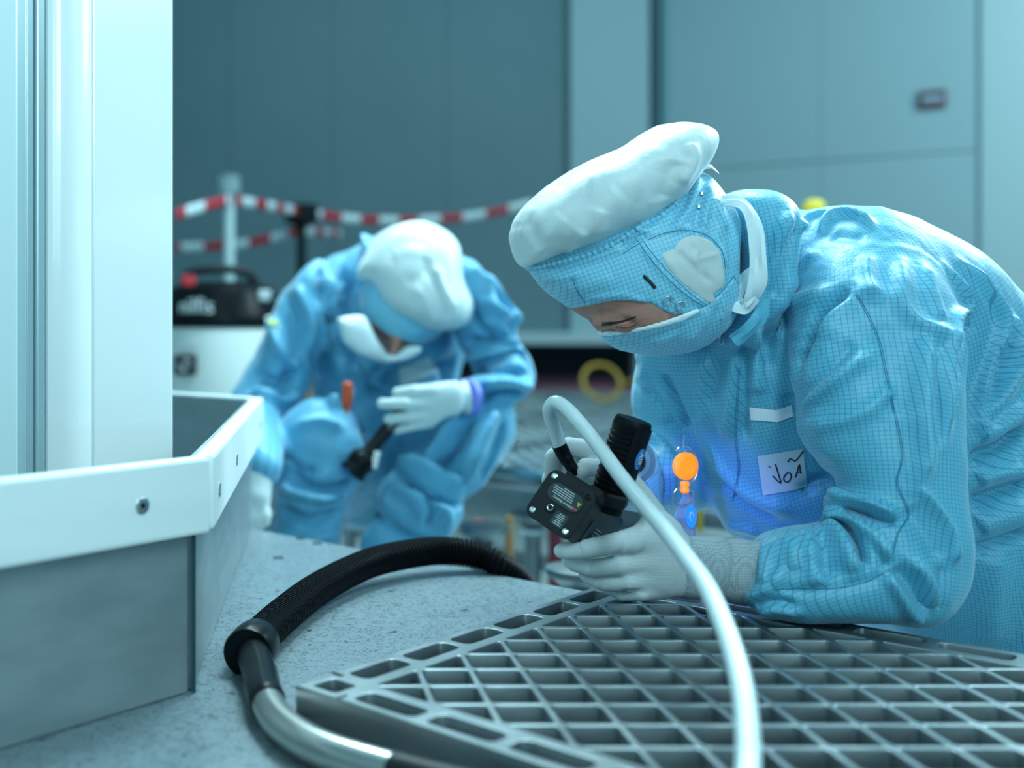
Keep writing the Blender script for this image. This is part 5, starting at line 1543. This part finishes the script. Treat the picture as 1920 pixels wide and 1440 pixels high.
text('lettering', 'AIR', 0.0098, Matrix.Translation(oc + fd * 0.0002 + hax * 0.0078 - fd.cross(-hax) * 0.003) @ tm, M_PRINT, grip, 0.0002)
MB().lathe([(0.0235, -0.012), (0.0245, -0.010), (0.0245, 0.001), (0.0225, 0.004), (0.0195, 0.004)], hA, hax, n=6).build('grip_collar', M_BLACK, lamp, bevel=0.001)
# lamp neck between block and grip
MB().box(lp(0.005, 0.045, 0.030), (0.050, 0.07, 0.012), LM).build('mounting_rail', M_BLACK, lamp, bevel=0.002)
MB().box(lp(0.018, 0.030, 0.036), (0.018, 0.02, 0.006), LM).build('latch', M_BLACK, lamp, bevel=0.001)
# clear shield and lens of the ultraviolet light behind the grip
scn = P(1186, 865, 1.335); sax = Vector((0.55, 0.80, -0.15)).normalized()
MB().lathe([(0.0275, 0), (0.0285, 0.001), (0.0285, 0.003), (0.0215, 0.003), (0.021, 0.0015), (0.0275, 0)], scn, sax, n=48, cap=False).build('clear_shield', M_CLEAR, lamp, True)
MB().lathe([(0.0275, 0.0008), (0.0275, 0.0018)], scn, sax, n=48).build('shield_disc', mat('shield_disc', (0.45, 0.60, 0.75), 0.2, 0.0, Transmission_Weight=0.7, IOR=1.15), lamp, True)
MB().tube([P(1150, 930, 1.275), P(1160, 905, 1.305), scn - sax * 0.006], [0.013, 0.013, 0.015], 20).build('lamp_neck', M_BLACK, lamp, True)
MB().lathe([(0.0152, -0.006), (0.0152, 0.0045), (0.0135, 0.0055)], scn, sax, n=30).build('lens_rim', M_BLACK, lamp, True)
MB().lathe([(0.0128, 0.005), (0.009, 0.0066), (0.003, 0.0072)], scn, sax, n=24).build('lens', M_UV, lamp, True)
def spot(name, loc, target, power, ang, col, size=0.01, blend=0.6):
    l = bpy.data.lights.new(name, 'SPOT'); l.energy = power; l.color = col; l.spot_size = math.radians(ang); l.spot_blend = blend; l.shadow_soft_size = size
    o = bpy.data.objects.new(name, l); COL.objects.link(o); o.location = loc
    o.rotation_euler = (Vector(target) - Vector(loc)).to_track_quat('-Z', 'Y').to_euler(); return o
spot('ultraviolet_beam', scn + sax * 0.012, P(1330, 1010, 1.46), 1.5, 95, (0.20, 0.20, 1.0), 0.008, 0.9)

# ================================================================== CLEAR HOSE
tp = [(1050,838,1.375),(1043,812,1.372),(1032,782,1.365),(1031,764,1.356),(1042,754,1.345),(1060,764,1.330),(1083,788,1.305),(1122,836,1.255),(1163,892,1.205),(1205,944,1.150),
      (1247,994,1.090),(1288,1047,1.030),(1324,1098,0.980),(1352,1158,0.930),(1376,1225,0.880),(1394,1300,0.832),(1402,1380,0.790),(1402,1450,0.755),(1388,1540,0.705),(1330,1640,0.66)]
path = resample(smooth_path([P(*q) for q in tp], 10), 0.0016)
ch = empty('clear_hose', P(1050, 838, 1.375), 'translucent braided hose arching from a black nozzle down across the grate', 'hose')
MB().tube(path, [0.0084 + 0.00016 * math.sin(k * 2.1) for k in range(len(path))], 24).build('braided_tube', M_TUBE, ch, True)
q0 = P(1052, 842, 1.376); q1 = P(1076, 884, 1.372)
MB().tube(smooth_path([P(1048, 834, 1.375), P(1056, 850, 1.376), P(1064, 864, 1.374), P(1074, 880, 1.371), P(1080, 892, 1.369)], 4), [0.0092]*5 + [0.0088]*4 + [0.0075]*4 + [0.005, 0.004, 0.003, 0.002], 20).build('nozzle', M_BLACKGLOSS, ch, True)

# ================================================================== BADGE REEL
rc = P(1286, 874, 1.44)
br = empty('badge_reel', rc, 'orange round badge reel with clear tag hanging before the bending worker chest', 'badge reel')
rax = Vector((0.30, -0.95, 0.03)).normalized()
MB().lathe([(0.0175, -0.004), (0.0180, -0.002), (0.0180, 0.002), (0.0165, 0.0035), (0.0105, 0.0042), (0.0100, 0.0034), (0.001, 0.0034)], rc, rax, n=48).build('reel', M_ORANGE, br, True)
MB().lathe([(0.0050, 0), (0.0062, -0.003), (0.0045, -0.008), (0.006, -0.012), (0.004, -0.015)], P(1284, 903, 1.44), (0, 0, 1), n=20).build('reel_stop', M_ORANGE, br, True)
u_ = rax.cross(Vector((0, 0, 1))).normalized(); w_ = u_.cross(rax)
def ring(name, c_, r1, r2, th, m, ax_u=u_, ax_w=w_, a0_=0, a1_=2*math.pi):
    cl = abs(a1_ - a0_ - 2*math.pi) < 1e-6
    return MB().tube([c_ + ax_u * (math.cos(a) * r1) + ax_w * (math.sin(a) * r2) for a in np.linspace(a0_, a1_, 32, endpoint=not cl)], th, 8, closed=cl).build(name, m, br, True)
ring('steel_clip', rc - rax * 0.003, 0.021, 0.026, 0.0009, M_CHROME, a0_=0.9, a1_=4.4)
ring('split_ring', P(1279, 931, 1.44), 0.0145, 0.0115, 0.0008, M_CHROME)
cq_ = P(1282, 952, 1.445)
CMt = Matrix((u_, -rax, w_)).transposed()
def tagshape(pts, th, m, name, off=0.0):
    n = len(pts); v = []
    for yy in (-th/2, th/2):
        for a, b in pts: v.append(cq_ + CMt @ Vector((a, yy - off, b)))
    return MB().add(v, [tuple(range(n)), tuple(range(2*n-1, n-1, -1))] + [(i, (i+1) % n, n+(i+1) % n, n+i) for i in range(n)]).build(name, m, br)
tagshape([(-0.016, 0.022), (-0.004, 0.024), (0.010, -0.002), (0.018, -0.018), (0.016, -0.045), (-0.016, -0.045)], 0.003, M_CLEAR, 'clear_tag')
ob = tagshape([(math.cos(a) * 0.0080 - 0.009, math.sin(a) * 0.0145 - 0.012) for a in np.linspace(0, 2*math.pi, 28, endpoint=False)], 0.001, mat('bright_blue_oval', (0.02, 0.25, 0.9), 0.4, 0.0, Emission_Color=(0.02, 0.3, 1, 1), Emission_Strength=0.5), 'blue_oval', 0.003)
MB().tube([cq_ + CMt @ Vector((-0.009 + 0.003 * math.cos(a), -0.0042, -0.012 + 0.006 * math.sin(a))) for a in np.linspace(-1.2, 3.0, 14)], 0.0007, 6).build('mark', M_PRINT, ob, True)
MB().tube([rc + w_ * 0.018, P(1281, 838, 1.45), P(1283, 818, 1.46)], 0.0012, 8).build('strap', M_CLEAR, br, True)

# ================================================================== SQUATTING WORKER (background)
p2 = empty('person', (0.25, 2.62, -0.40), 'person in blue cleanroom suit and white cap squatting in the floor opening with a flashlight', 'person')
vx2 = 0.006
q_ = Field((-0.22, 2.0, -0.41), (0.72, 3.0, 0.68), vx2)
BD, LA, RA, LGA, LGB, BOO = 1, 2, 3, 4, 5, 6
D2 = 2.62
q_.inflate([(560,560),(585,510),(625,482),(668,462),(700,448),(740,446),(800,455),(858,474),(884,500),(890,560),(880,620),(862,680),(850,740),(846,800),(800,850),(720,870),(640,850),(596,790),(588,720),(576,640)], D2 + 0.06, 0.15, label=BD, k=0, flat=0.3)
q_.inflate([(688,476),(702,446),(724,440),(742,452),(745,500),(715,540),(690,520)], D2 - 0.01, 0.06, label=BD, k=0.02)
# arm at the left of the picture
q_.inflate([(604,486),(568,506),(538,540),(514,585),(496,628),(474,676),(456,706),(444,736),(446,775),(478,800),(520,800),(556,770),(576,735),(588,700),(596,660),(606,600),(640,540)], D2 - 0.10, 0.085, label=LA, k=0.014, flat=0.2)
q_.cone(V3(P(478, 770, D2 - 0.12)), V3(P(490, 872, 2.20)), 0.062, 0.042, LA, 0.03)
# arm at the right of the picture
q_.inflate([(846,492),(880,486),(912,512),(936,545),(956,580),(968,606),(966,625),(976,646),(994,672),(1000,705),(994,732),(975,748),(948,752),(930,748),(905,730),(890,700),(878,668),(858,640),(846,590),(838,540)], D2 - 0.13, 0.080, label=RA, k=0.014, flat=0.2)
q_.inflate([(968,664),(992,690),(996,720),(980,745),(952,757),(925,772),(888,776),(872,768),(868,735),(872,712),(900,700),(935,680)], D2 - 0.24, 0.055, label=RA, k=0.02, flat=0.2)
# pelvis and thighs
q_.ell(V3(P(700, 890, D2 + 0.17)), (0.19, 0.15, 0.14), None, BD, 0.05)
q_.cone(V3(P(660, 900, D2 + 0.12)), V3(P(598, 832, D2 - 0.26)), 0.10, 0.072, LGA, 0.02)
q_.inflate([(526,815),(540,776),(572,752),(612,748),(648,764),(672,800),(680,845),(676,890),(654,950),(640,1010),(632,1110),(600,1150),(540,1150),(516,1100),(514,1010),(514,930),(520,860)], D2 - 0.27, 0.088, label=LGA, k=0.03, flat=0.2)
q_.cone(V3(P(760, 880, D2 + 0.10)), V3(P(895, 800, D2 - 0.22)), 0.098, 0.085, LGB, 0.02)
q_.inflate([(800,830),(830,786),(868,764),(915,748),(946,752),(954,780),(948,820),(938,862),(918,894),(890,922),(856,944),(810,934),(765,905),(744,882),(758,862)], D2 - 0.25, 0.080, label=LGB, k=0.02, flat=0.25)
# boots
q_.inflate([(742,880),(752,862),(770,866),(820,900),(862,925),(866,960),(856,985),(838,1004),(795,1008),(750,990),(716,966),(706,935),(712,908)], D2 - 0.30, 0.072, label=BOO, k=0.004, flat=0.3)
q_.inflate([(672,1040),(672,1008),(692,984),(720,972),(752,990),(800,1008),(842,1005),(846,1060),(835,1160),(800,1300),(690,1300),(668,1200)], D2 - 0.32, 0.060, label=BOO, k=0.004, flat=0.3)
q_.cone((-0.015+0.02, 2.36, -0.10), (0.02, 2.36, -0.36), 0.06, 0.052, BOO, 0.02); q_.cone((0.01, 2.36, -0.365), (-0.03, 2.24, -0.375), 0.042, 0.030, BOO, 0.02)
q_.cone((0.25, 2.32, -0.33), (0.19, 2.18, -0.372), 0.05, 0.030, BOO, 0.02)
V, Fc, lab = q_.mesh(4)
f2 = [
 ([(752,864),(790,888),(830,912),(862,930)], 0.014, 0.014), ([(738,886),(780,908),(830,936),(862,946)], -0.020, 0.012),
 ([(706,966),(750,992),(800,1006),(845,1000)], -0.022, 0.011), ([(722,925),(760,950),(780,985)], -0.006, 0.02), ([(800,930),(812,960),(800,990)], -0.010, 0.014), ([(830,940),(838,970),(830,1000)], 0.008, 0.014),
 ([(588,640),(588,700),(580,740),(545,790)], -0.030, 0.014), ([(600,560),(598,640),(600,700)], 0.012, 0.018), ([(650,520),(640,600),(650,680)], -0.012, 0.022), ([(622,520),(612,600),(612,660)], 0.010, 0.016),
 ([(540,560),(550,640),(540,700),(520,760)], -0.008, 0.022), ([(480,700),(520,715),(560,700)], -0.010, 0.016), ([(470,740),(510,752),(560,735)], 0.010, 0.016), ([(510,600),(530,660),(560,690)], 0.010, 0.020),
 ([(620,760),(650,730),(660,700)], 0.010, 0.018), ([(690,745),(740,700)], -0.010, 0.016), ([(740,690),(800,700),(850,680)], -0.012, 0.02), ([(850,680),(840,720),(850,780)], -0.015, 0.02),
 ([(880,500),(915,560),(940,610)], 0.014, 0.016), ([(870,560),(900,600),(940,640)], -0.012, 0.016), ([(900,520),(940,570),(964,612)], 0.012, 0.012), ([(870,640),(920,640),(962,632)], -0.014, 0.012), ([(880,670),(930,660),(980,664)], 0.012, 0.012),
 ([(890,700),(940,690),(990,700)], -0.012, 0.012), ([(900,725),(950,718),(992,725)], 0.012, 0.012), ([(905,750),(940,735),(985,740)], -0.010, 0.010), ([(880,715),(885,740),(882,770)], 0.010, 0.009),
 ([(535,880),(580,912),(640,915),(672,895)], -0.012, 0.016), ([(530,905),(580,935),(650,930)], 0.010, 0.014), ([(530,850),(560,880),(590,885)], -0.008, 0.014), ([(660,760),(684,800),(680,860)], 0.010, 0.014),
 ([(520,950),(580,975),(640,960)], -0.010, 0.016), ([(520,1000),(570,1010),(630,1000)], 0.008, 0.016),
 ([(930,770),(900,830),(870,900)], 0.014, 0.016), ([(890,780),(860,840),(820,890)], -0.014, 0.018), ([(860,780),(830,830),(800,870)], 0.012, 0.016), ([(946,790),(930,850),(905,900)], -0.008, 0.012),
 ([(830,800),(800,840),(780,870)], -0.012, 0.014), ([(690,450),(700,470),(690,500)], 0.012, 0.012),
 ([(560,540),(578,600),(580,660)], 0.008, 0.014), ([(600,500),(596,560),(606,620)], -0.008, 0.014), ([(640,500),(632,560),(628,620),(640,680)], -0.008, 0.014), ([(660,690),(700,715),(740,735)], 0.010, 0.014), ([(690,735),(700,700),(712,690)], -0.008, 0.012),
 ([(900,560),(930,590),(955,600)], 0.010, 0.012), ([(905,600),(940,620),(966,650)], 0.010, 0.012), ([(560,800),(600,790),(640,800)], 0.008, 0.016), ([(550,930),(600,945),(640,935)], -0.008, 0.012),
]
V = apply_folds(V, Fc, [(a, b, c * 0.7) for a, b, c in f2], 2.5); V = noise_disp(V, Fc, 0.006, 9, (1, 1, 0.7), 6.0); V = noise_disp(V, Fc, 0.005, 22, (1, 1, 1), 1.0)
uv2 = cyl_uv({BD: (V3(P(720, 600, D2)), V3((0, 0, 1)), 0.17), LA: (V3(P(500, 700, D2 - .1)), V3((0.25, 0, 1)), 0.08), RA: (V3(P(930, 650, D2 - .1)), V3((-0.3, 0, 1)), 0.08),
              LGA: (V3(P(600, 900, D2 - .27)), V3((0, 0, 1)), 0.08), LGB: (V3(P(880, 850, D2 - .25)), V3((0.5, 0, 1)), 0.08), BOO: (V3(P(780, 940, D2 - .3)), V3((0.3, 0, 1)), 0.07)})
s2 = to_object('coverall', V, Fc, M_CLOTH2, p2, lab, uv2)
b2 = bvh_of(V, Fc)
# head: skin, hood band, mask, cap
HD2 = D2 - 0.13
hlo = P(600, 700, HD2); hhi = P(920, 390, HD2)
h2 = Field((hlo.x, HD2 - 0.17, hlo.z), (hhi.x, HD2 + 0.17, hhi.z), 0.005)
fullh = [(680,596),(676,560),(684,520),(700,470),(760,440),(830,450),(862,500),(850,560),(836,604),(822,628),(796,646),(770,660),(748,672),(724,670),(704,652),(690,624)]
h2.inflate(fullh, HD2, 0.10, label=1, k=0, flat=0.35)
fdir = V3(P(742, 664, HD2 - 0.095)); 
h2s = h2.copy(); h2s.F += 0.0025
h2s.cone(V3(P(744, 648, HD2 - 0.080)), V3(P(736, 664, HD2 - 0.088)), 0.008, 0.012, 1, 0.03)
V, Fc, lab = h2s.mesh(3); hd2o = to_object('head', V, Fc, M_SKIN, p2, lab); hb2s = bvh_of(V, Fc)
mb = MB()
for pts in ([(700,612),(712,622),(728,634)], [(752,640),(772,644),(790,648)]):
    L = stroke(hb2s, pts, 0, 0.0005)
    if len(L) > 2: MB().tube(L, 0.003, 6).build('eyebrow', M_HAIR_SHADOW, hd2o, True)
op2 = [(676,584),(684,588),(700,606),(722,624),(752,640),(786,648),(815,648),(830,700),(700,700),(660,640)]
h2h = h2.copy(); h2h.F -= 0.001; h2h.prism(op2, HD2 - 0.08, 'cut', k=0.002)
V, Fc, lab = h2h.mesh(3); V = noise_disp(V, Fc, 0.003, 20, (1, 1, 1), 8.0); to_object('hood', V, Fc, M_HOOD, p2, lab, box_uv)
# folded mask
mk = Field((hlo.x, HD2 - 0.22, hlo.z), (hhi.x, HD2 + 0.06, hhi.z), 0.005)
mk.inflate([(631,597),(660,592),(684,590),(696,614),(710,642),(724,666),(742,668),(764,650),(792,650),(786,662),(760,676),(728,682),(698,674),(668,660),(646,640),(636,618)], HD2 - 0.105, 0.050, label=1, k=0, flat=0.5, rnd=0)
V, Fc, lab = mk.mesh(3); V = noise_disp(V, Fc, 0.004, 22, (1, 1, 1), 2.0); to_object('face_mask', V, Fc, M_MASK, p2, lab)
cp2 = Field((hlo.x, HD2 - 0.20, hlo.z - 0.02), (hhi.x, HD2 + 0.20, hhi.z + 0.03), 0.005)
cp2.inflate([(672,520),(684,480),(704,446),(735,424),(770,416),(806,422),(838,440),(858,468),(862,500),(864,530),(878,556),(884,580),(878,602),(858,614),(826,618),(796,612),(760,596),(728,576),(706,548),(690,525)], HD2 - 0.03, 0.135, tx=0.0, tz=0.35, label=1, k=0, flat=0.4)
V, Fc, lab = cp2.mesh(3)
V = apply_folds(V, Fc, [([(795,480),(810,520),(830,560),(840,600)], -0.008, 0.009), ([(815,500),(828,540),(850,580)], 0.008, 0.009), ([(780,540),(800,570),(815,605)], 0.007, 0.010), ([(760,530),(785,520),(800,500)], -0.005, 0.014), ([(735,480),(770,470),(800,480)], 0.004, 0.016)])
V = noise_disp(V, Fc, 0.006, 14, (1, 1, 1), 12.0); cp2o = to_object('cap', V, Fc, M_WHITECLOTH, p2, lab)
cb2 = bvh_of(V, Fc)
# green dot on the sleeve, chest tag
loc, nor = hit(b2, 512, 605)
if loc: MB().lathe([(0.0125, 0), (0.0125, 0.0012), (0.011, 0.0016)], loc, nor, n=20).build('green_dot', mat('green_badge', (0.22, 0.36, 0.03), 0.5), p2, True)
link('chest_label', patch(b2, [(744, 690), (806, 668), (818, 700), (752, 726)], 8, 6, 0.003), M_STICKER, p2)
# gloves
g3 = Field(tuple(P(700, 840, 2.3) - Vector((0, 0.16, 0))), tuple(P(910, 690, 2.3) + Vector((0, 0.16, 0))), 0.0038)
GD3 = D2 - 0.33
g3.inflate([(876,714),(884,740),(886,772),(868,776),(858,745),(862,716)], GD3 + 0.03, 0.035, label=GC, k=0)
g3.inflate([(862,716),(830,716),(800,722),(788,740),(786,765),(794,792),(812,798),(838,782),(862,776),(870,745)], GD3, 0.028, label=GL, k=0.012, flat=0.3)
def f3(pts, r): finger(g3, pts, r, tip=False, k=0.006)
f3([(810,732,GD3 - 0.012),(775,733,GD3 - 0.026),(745,737,GD3 - 0.02)], [0.0145, 0.0125, 0.0115])
f3([(806,756,GD3 - 0.012),(760,757,GD3 - 0.032),(716,757,GD3 - 0.022)], [0.0145, 0.0125, 0.0110])
f3([(804,780,GD3 - 0.008),(764,782,GD3 - 0.026),(728,786,GD3 - 0.018)], [0.0135, 0.0118, 0.0105])
f3([(806,792,GD3 - 0.002),(775,798,GD3 - 0.012),(744,806,GD3 - 0.010)], [0.0120, 0.0105, 0.0095])
f3([(812,740,GD3 + 0.018),(780,752,GD3 + 0.026),(752,768,GD3 + 0.022)], [0.0140, 0.0125, 0.0110])
V, Fc, lab = g3.mesh(3); o = to_object('glove', V, Fc, [M_WHITECLOTH, M_GLOVETIP, M_CUFF], p2, lab, matmap={GL: 0, GT: 1, GC: 0}); o['label'] = 'white glove holding the flashlight'
g4 = Field((-0.14, 1.98, -0.12), (0.06, 2.34, 0.20), 0.0045)
g4.cone(V3(P(487, 880, 2.19)), V3(P(483, 930, 2.17)), 0.027, 0.027, 1, 0.01)
for k, (dx, L_) in enumerate(((-0.026, 0.95), (-0.009, 1.05), (0.010, 1.0), (0.027, 0.85))):
    a = P(482, 935, 2.165) + Vector((dx * 0.45, 0, 0)); b = a + Vector((dx * 0.2, -0.012, -0.035 * L_)); c_ = b + Vector((0, -0.004, -0.016 * L_))
    g4.chain([V3(a), V3(b), V3(c_)], [0.0125, 0.0105, 0.0095], 1, 0.006)
V, Fc, lab = g4.mesh(2); o = to_object('glove', V, Fc, M_WHITECLOTH, p2, lab); o['label'] = 'white glove leaning on the floor edge behind the guard'
mb = MB(); mb.tube([P(489, 884, 2.20), P(489, 898, 2.195)], 0.038, 24); mb.build('violet_cuff_band', mat('violet_band', (0.25, 0.28, 0.85), 0.6), p2, True)
mb = MB(); mb.tube([P(872, 745, GD3 + 0.028), P(880, 745, GD3 + 0.035)], 0.040, 24); mb.build('violet_cuff_band', M_COLSTRIP and bpy.data.materials['violet_band'], p2, True)
# dark knee-side strap under the left arm
# ---- flashlight
fa = P(748, 778, GD3 - 0.004); fbp = P(690, 848, GD3 - 0.02); fc_ = P(672, 872, GD3 - 0.026); fax = (fc_ - fa).normalized()
fl = empty('flashlight', fa, 'black flashlight with wide head held by the squatting worker', 'flashlight')
ln = (fbp - fa).length
MB().lathe([(0.012, -0.05), (0.0145, -0.048), (0.0145, ln - 0.01), (0.016, ln)], fa, fax, n=28).build('barrel', M_BLACK, fl, True)
l2 = (fc_ - fa).length
MB().lathe([(0.016, ln), (0.026, ln + 0.012), (0.029, ln + 0.016), (0.029, ln + 0.03), (0.026, ln + 0.032), (0.026, l2 + 0.012), (0.029, l2 + 0.016), (0.029, l2 + 0.022), (0.0255, l2 + 0.023), (0.024, l2 + 0.016)], fa, fax, n=32, cap=False).build('lamp_head', M_BLACKGLOSS, fl, True)
MB().lathe([(0.0245, l2 + 0.014), (0.001, l2 + 0.0145)], fa, fax, n=32, cap=False).build('reflector', M_BLACKGLOSS, fl, True)
MB().lathe([(0.0065, l2 + 0.015), (0.0065, l2 + 0.018), (0.003, l2 + 0.020)], fa, fax, n=20).build('lens', M_UV, fl, True)
q = P(704, 862, GD3 - 0.04); MB().box(q, (0.014, 0.006, 0.036), Matrix.Rotation(0.25, 3, 'Y')).build('white_tag', mat('bright_white_tag', (0.85, 0.9, 0.9), 0.3), fl, bevel=0.003)
FM = Matrix((fax, (Vector((0, -1, 0)) - fax * Vector((0, -1, 0)).dot(fax)).normalized().cross(fax) * -1, Vector((0, -1, 0)))).transposed()
tn = (Vector((0, -1, 0)) + fax * fax.y).normalized(); tu = tn.cross(fax)
text('lettering', 'BAU', 0.011, Matrix.Translation(fa + fax * 0.016 + tn * 0.0150 - tu * 0.004) @ Matrix((fax, tu, tn)).transposed().to_4x4(), M_PRINT, fl, 0.0002)
# ---- red-orange badge reel
rc2 = P(651, 742, D2 - 0.30)
b3 = empty('badge_reel', rc2, 'red-orange badge reel with clear tag hanging before the squatting worker chest', 'badge reel')
MB().lathe([(0.006, 0.030), (0.011, 0.025), (0.012, 0.0), (0.010, -0.018), (0.006, -0.024), (0.007, -0.034), (0.003, -0.038)], rc2, (0.05, 0, 1), n=20).build('reel', M_ORANGE2, b3, True)
MB().lathe([(0.012, -0.002), (0.012, 0.002)], rc2 + Vector((0.006, 0.004, 0.01)), (0.3, -1, 0), n=20).build('clip', M_CHROME, b3, True)
MB().box(rc2 + Vector((0.004, 0, -0.085)), (0.030, 0.003, 0.085)).build('clear_tag', M_CLEAR, b3, bevel=0.001)
MB().tube([rc2 + Vector((0, 0, 0.025)), P(652, 715, D2 - 0.27)], 0.0015, 6).build('cord', M_CHROME, b3)
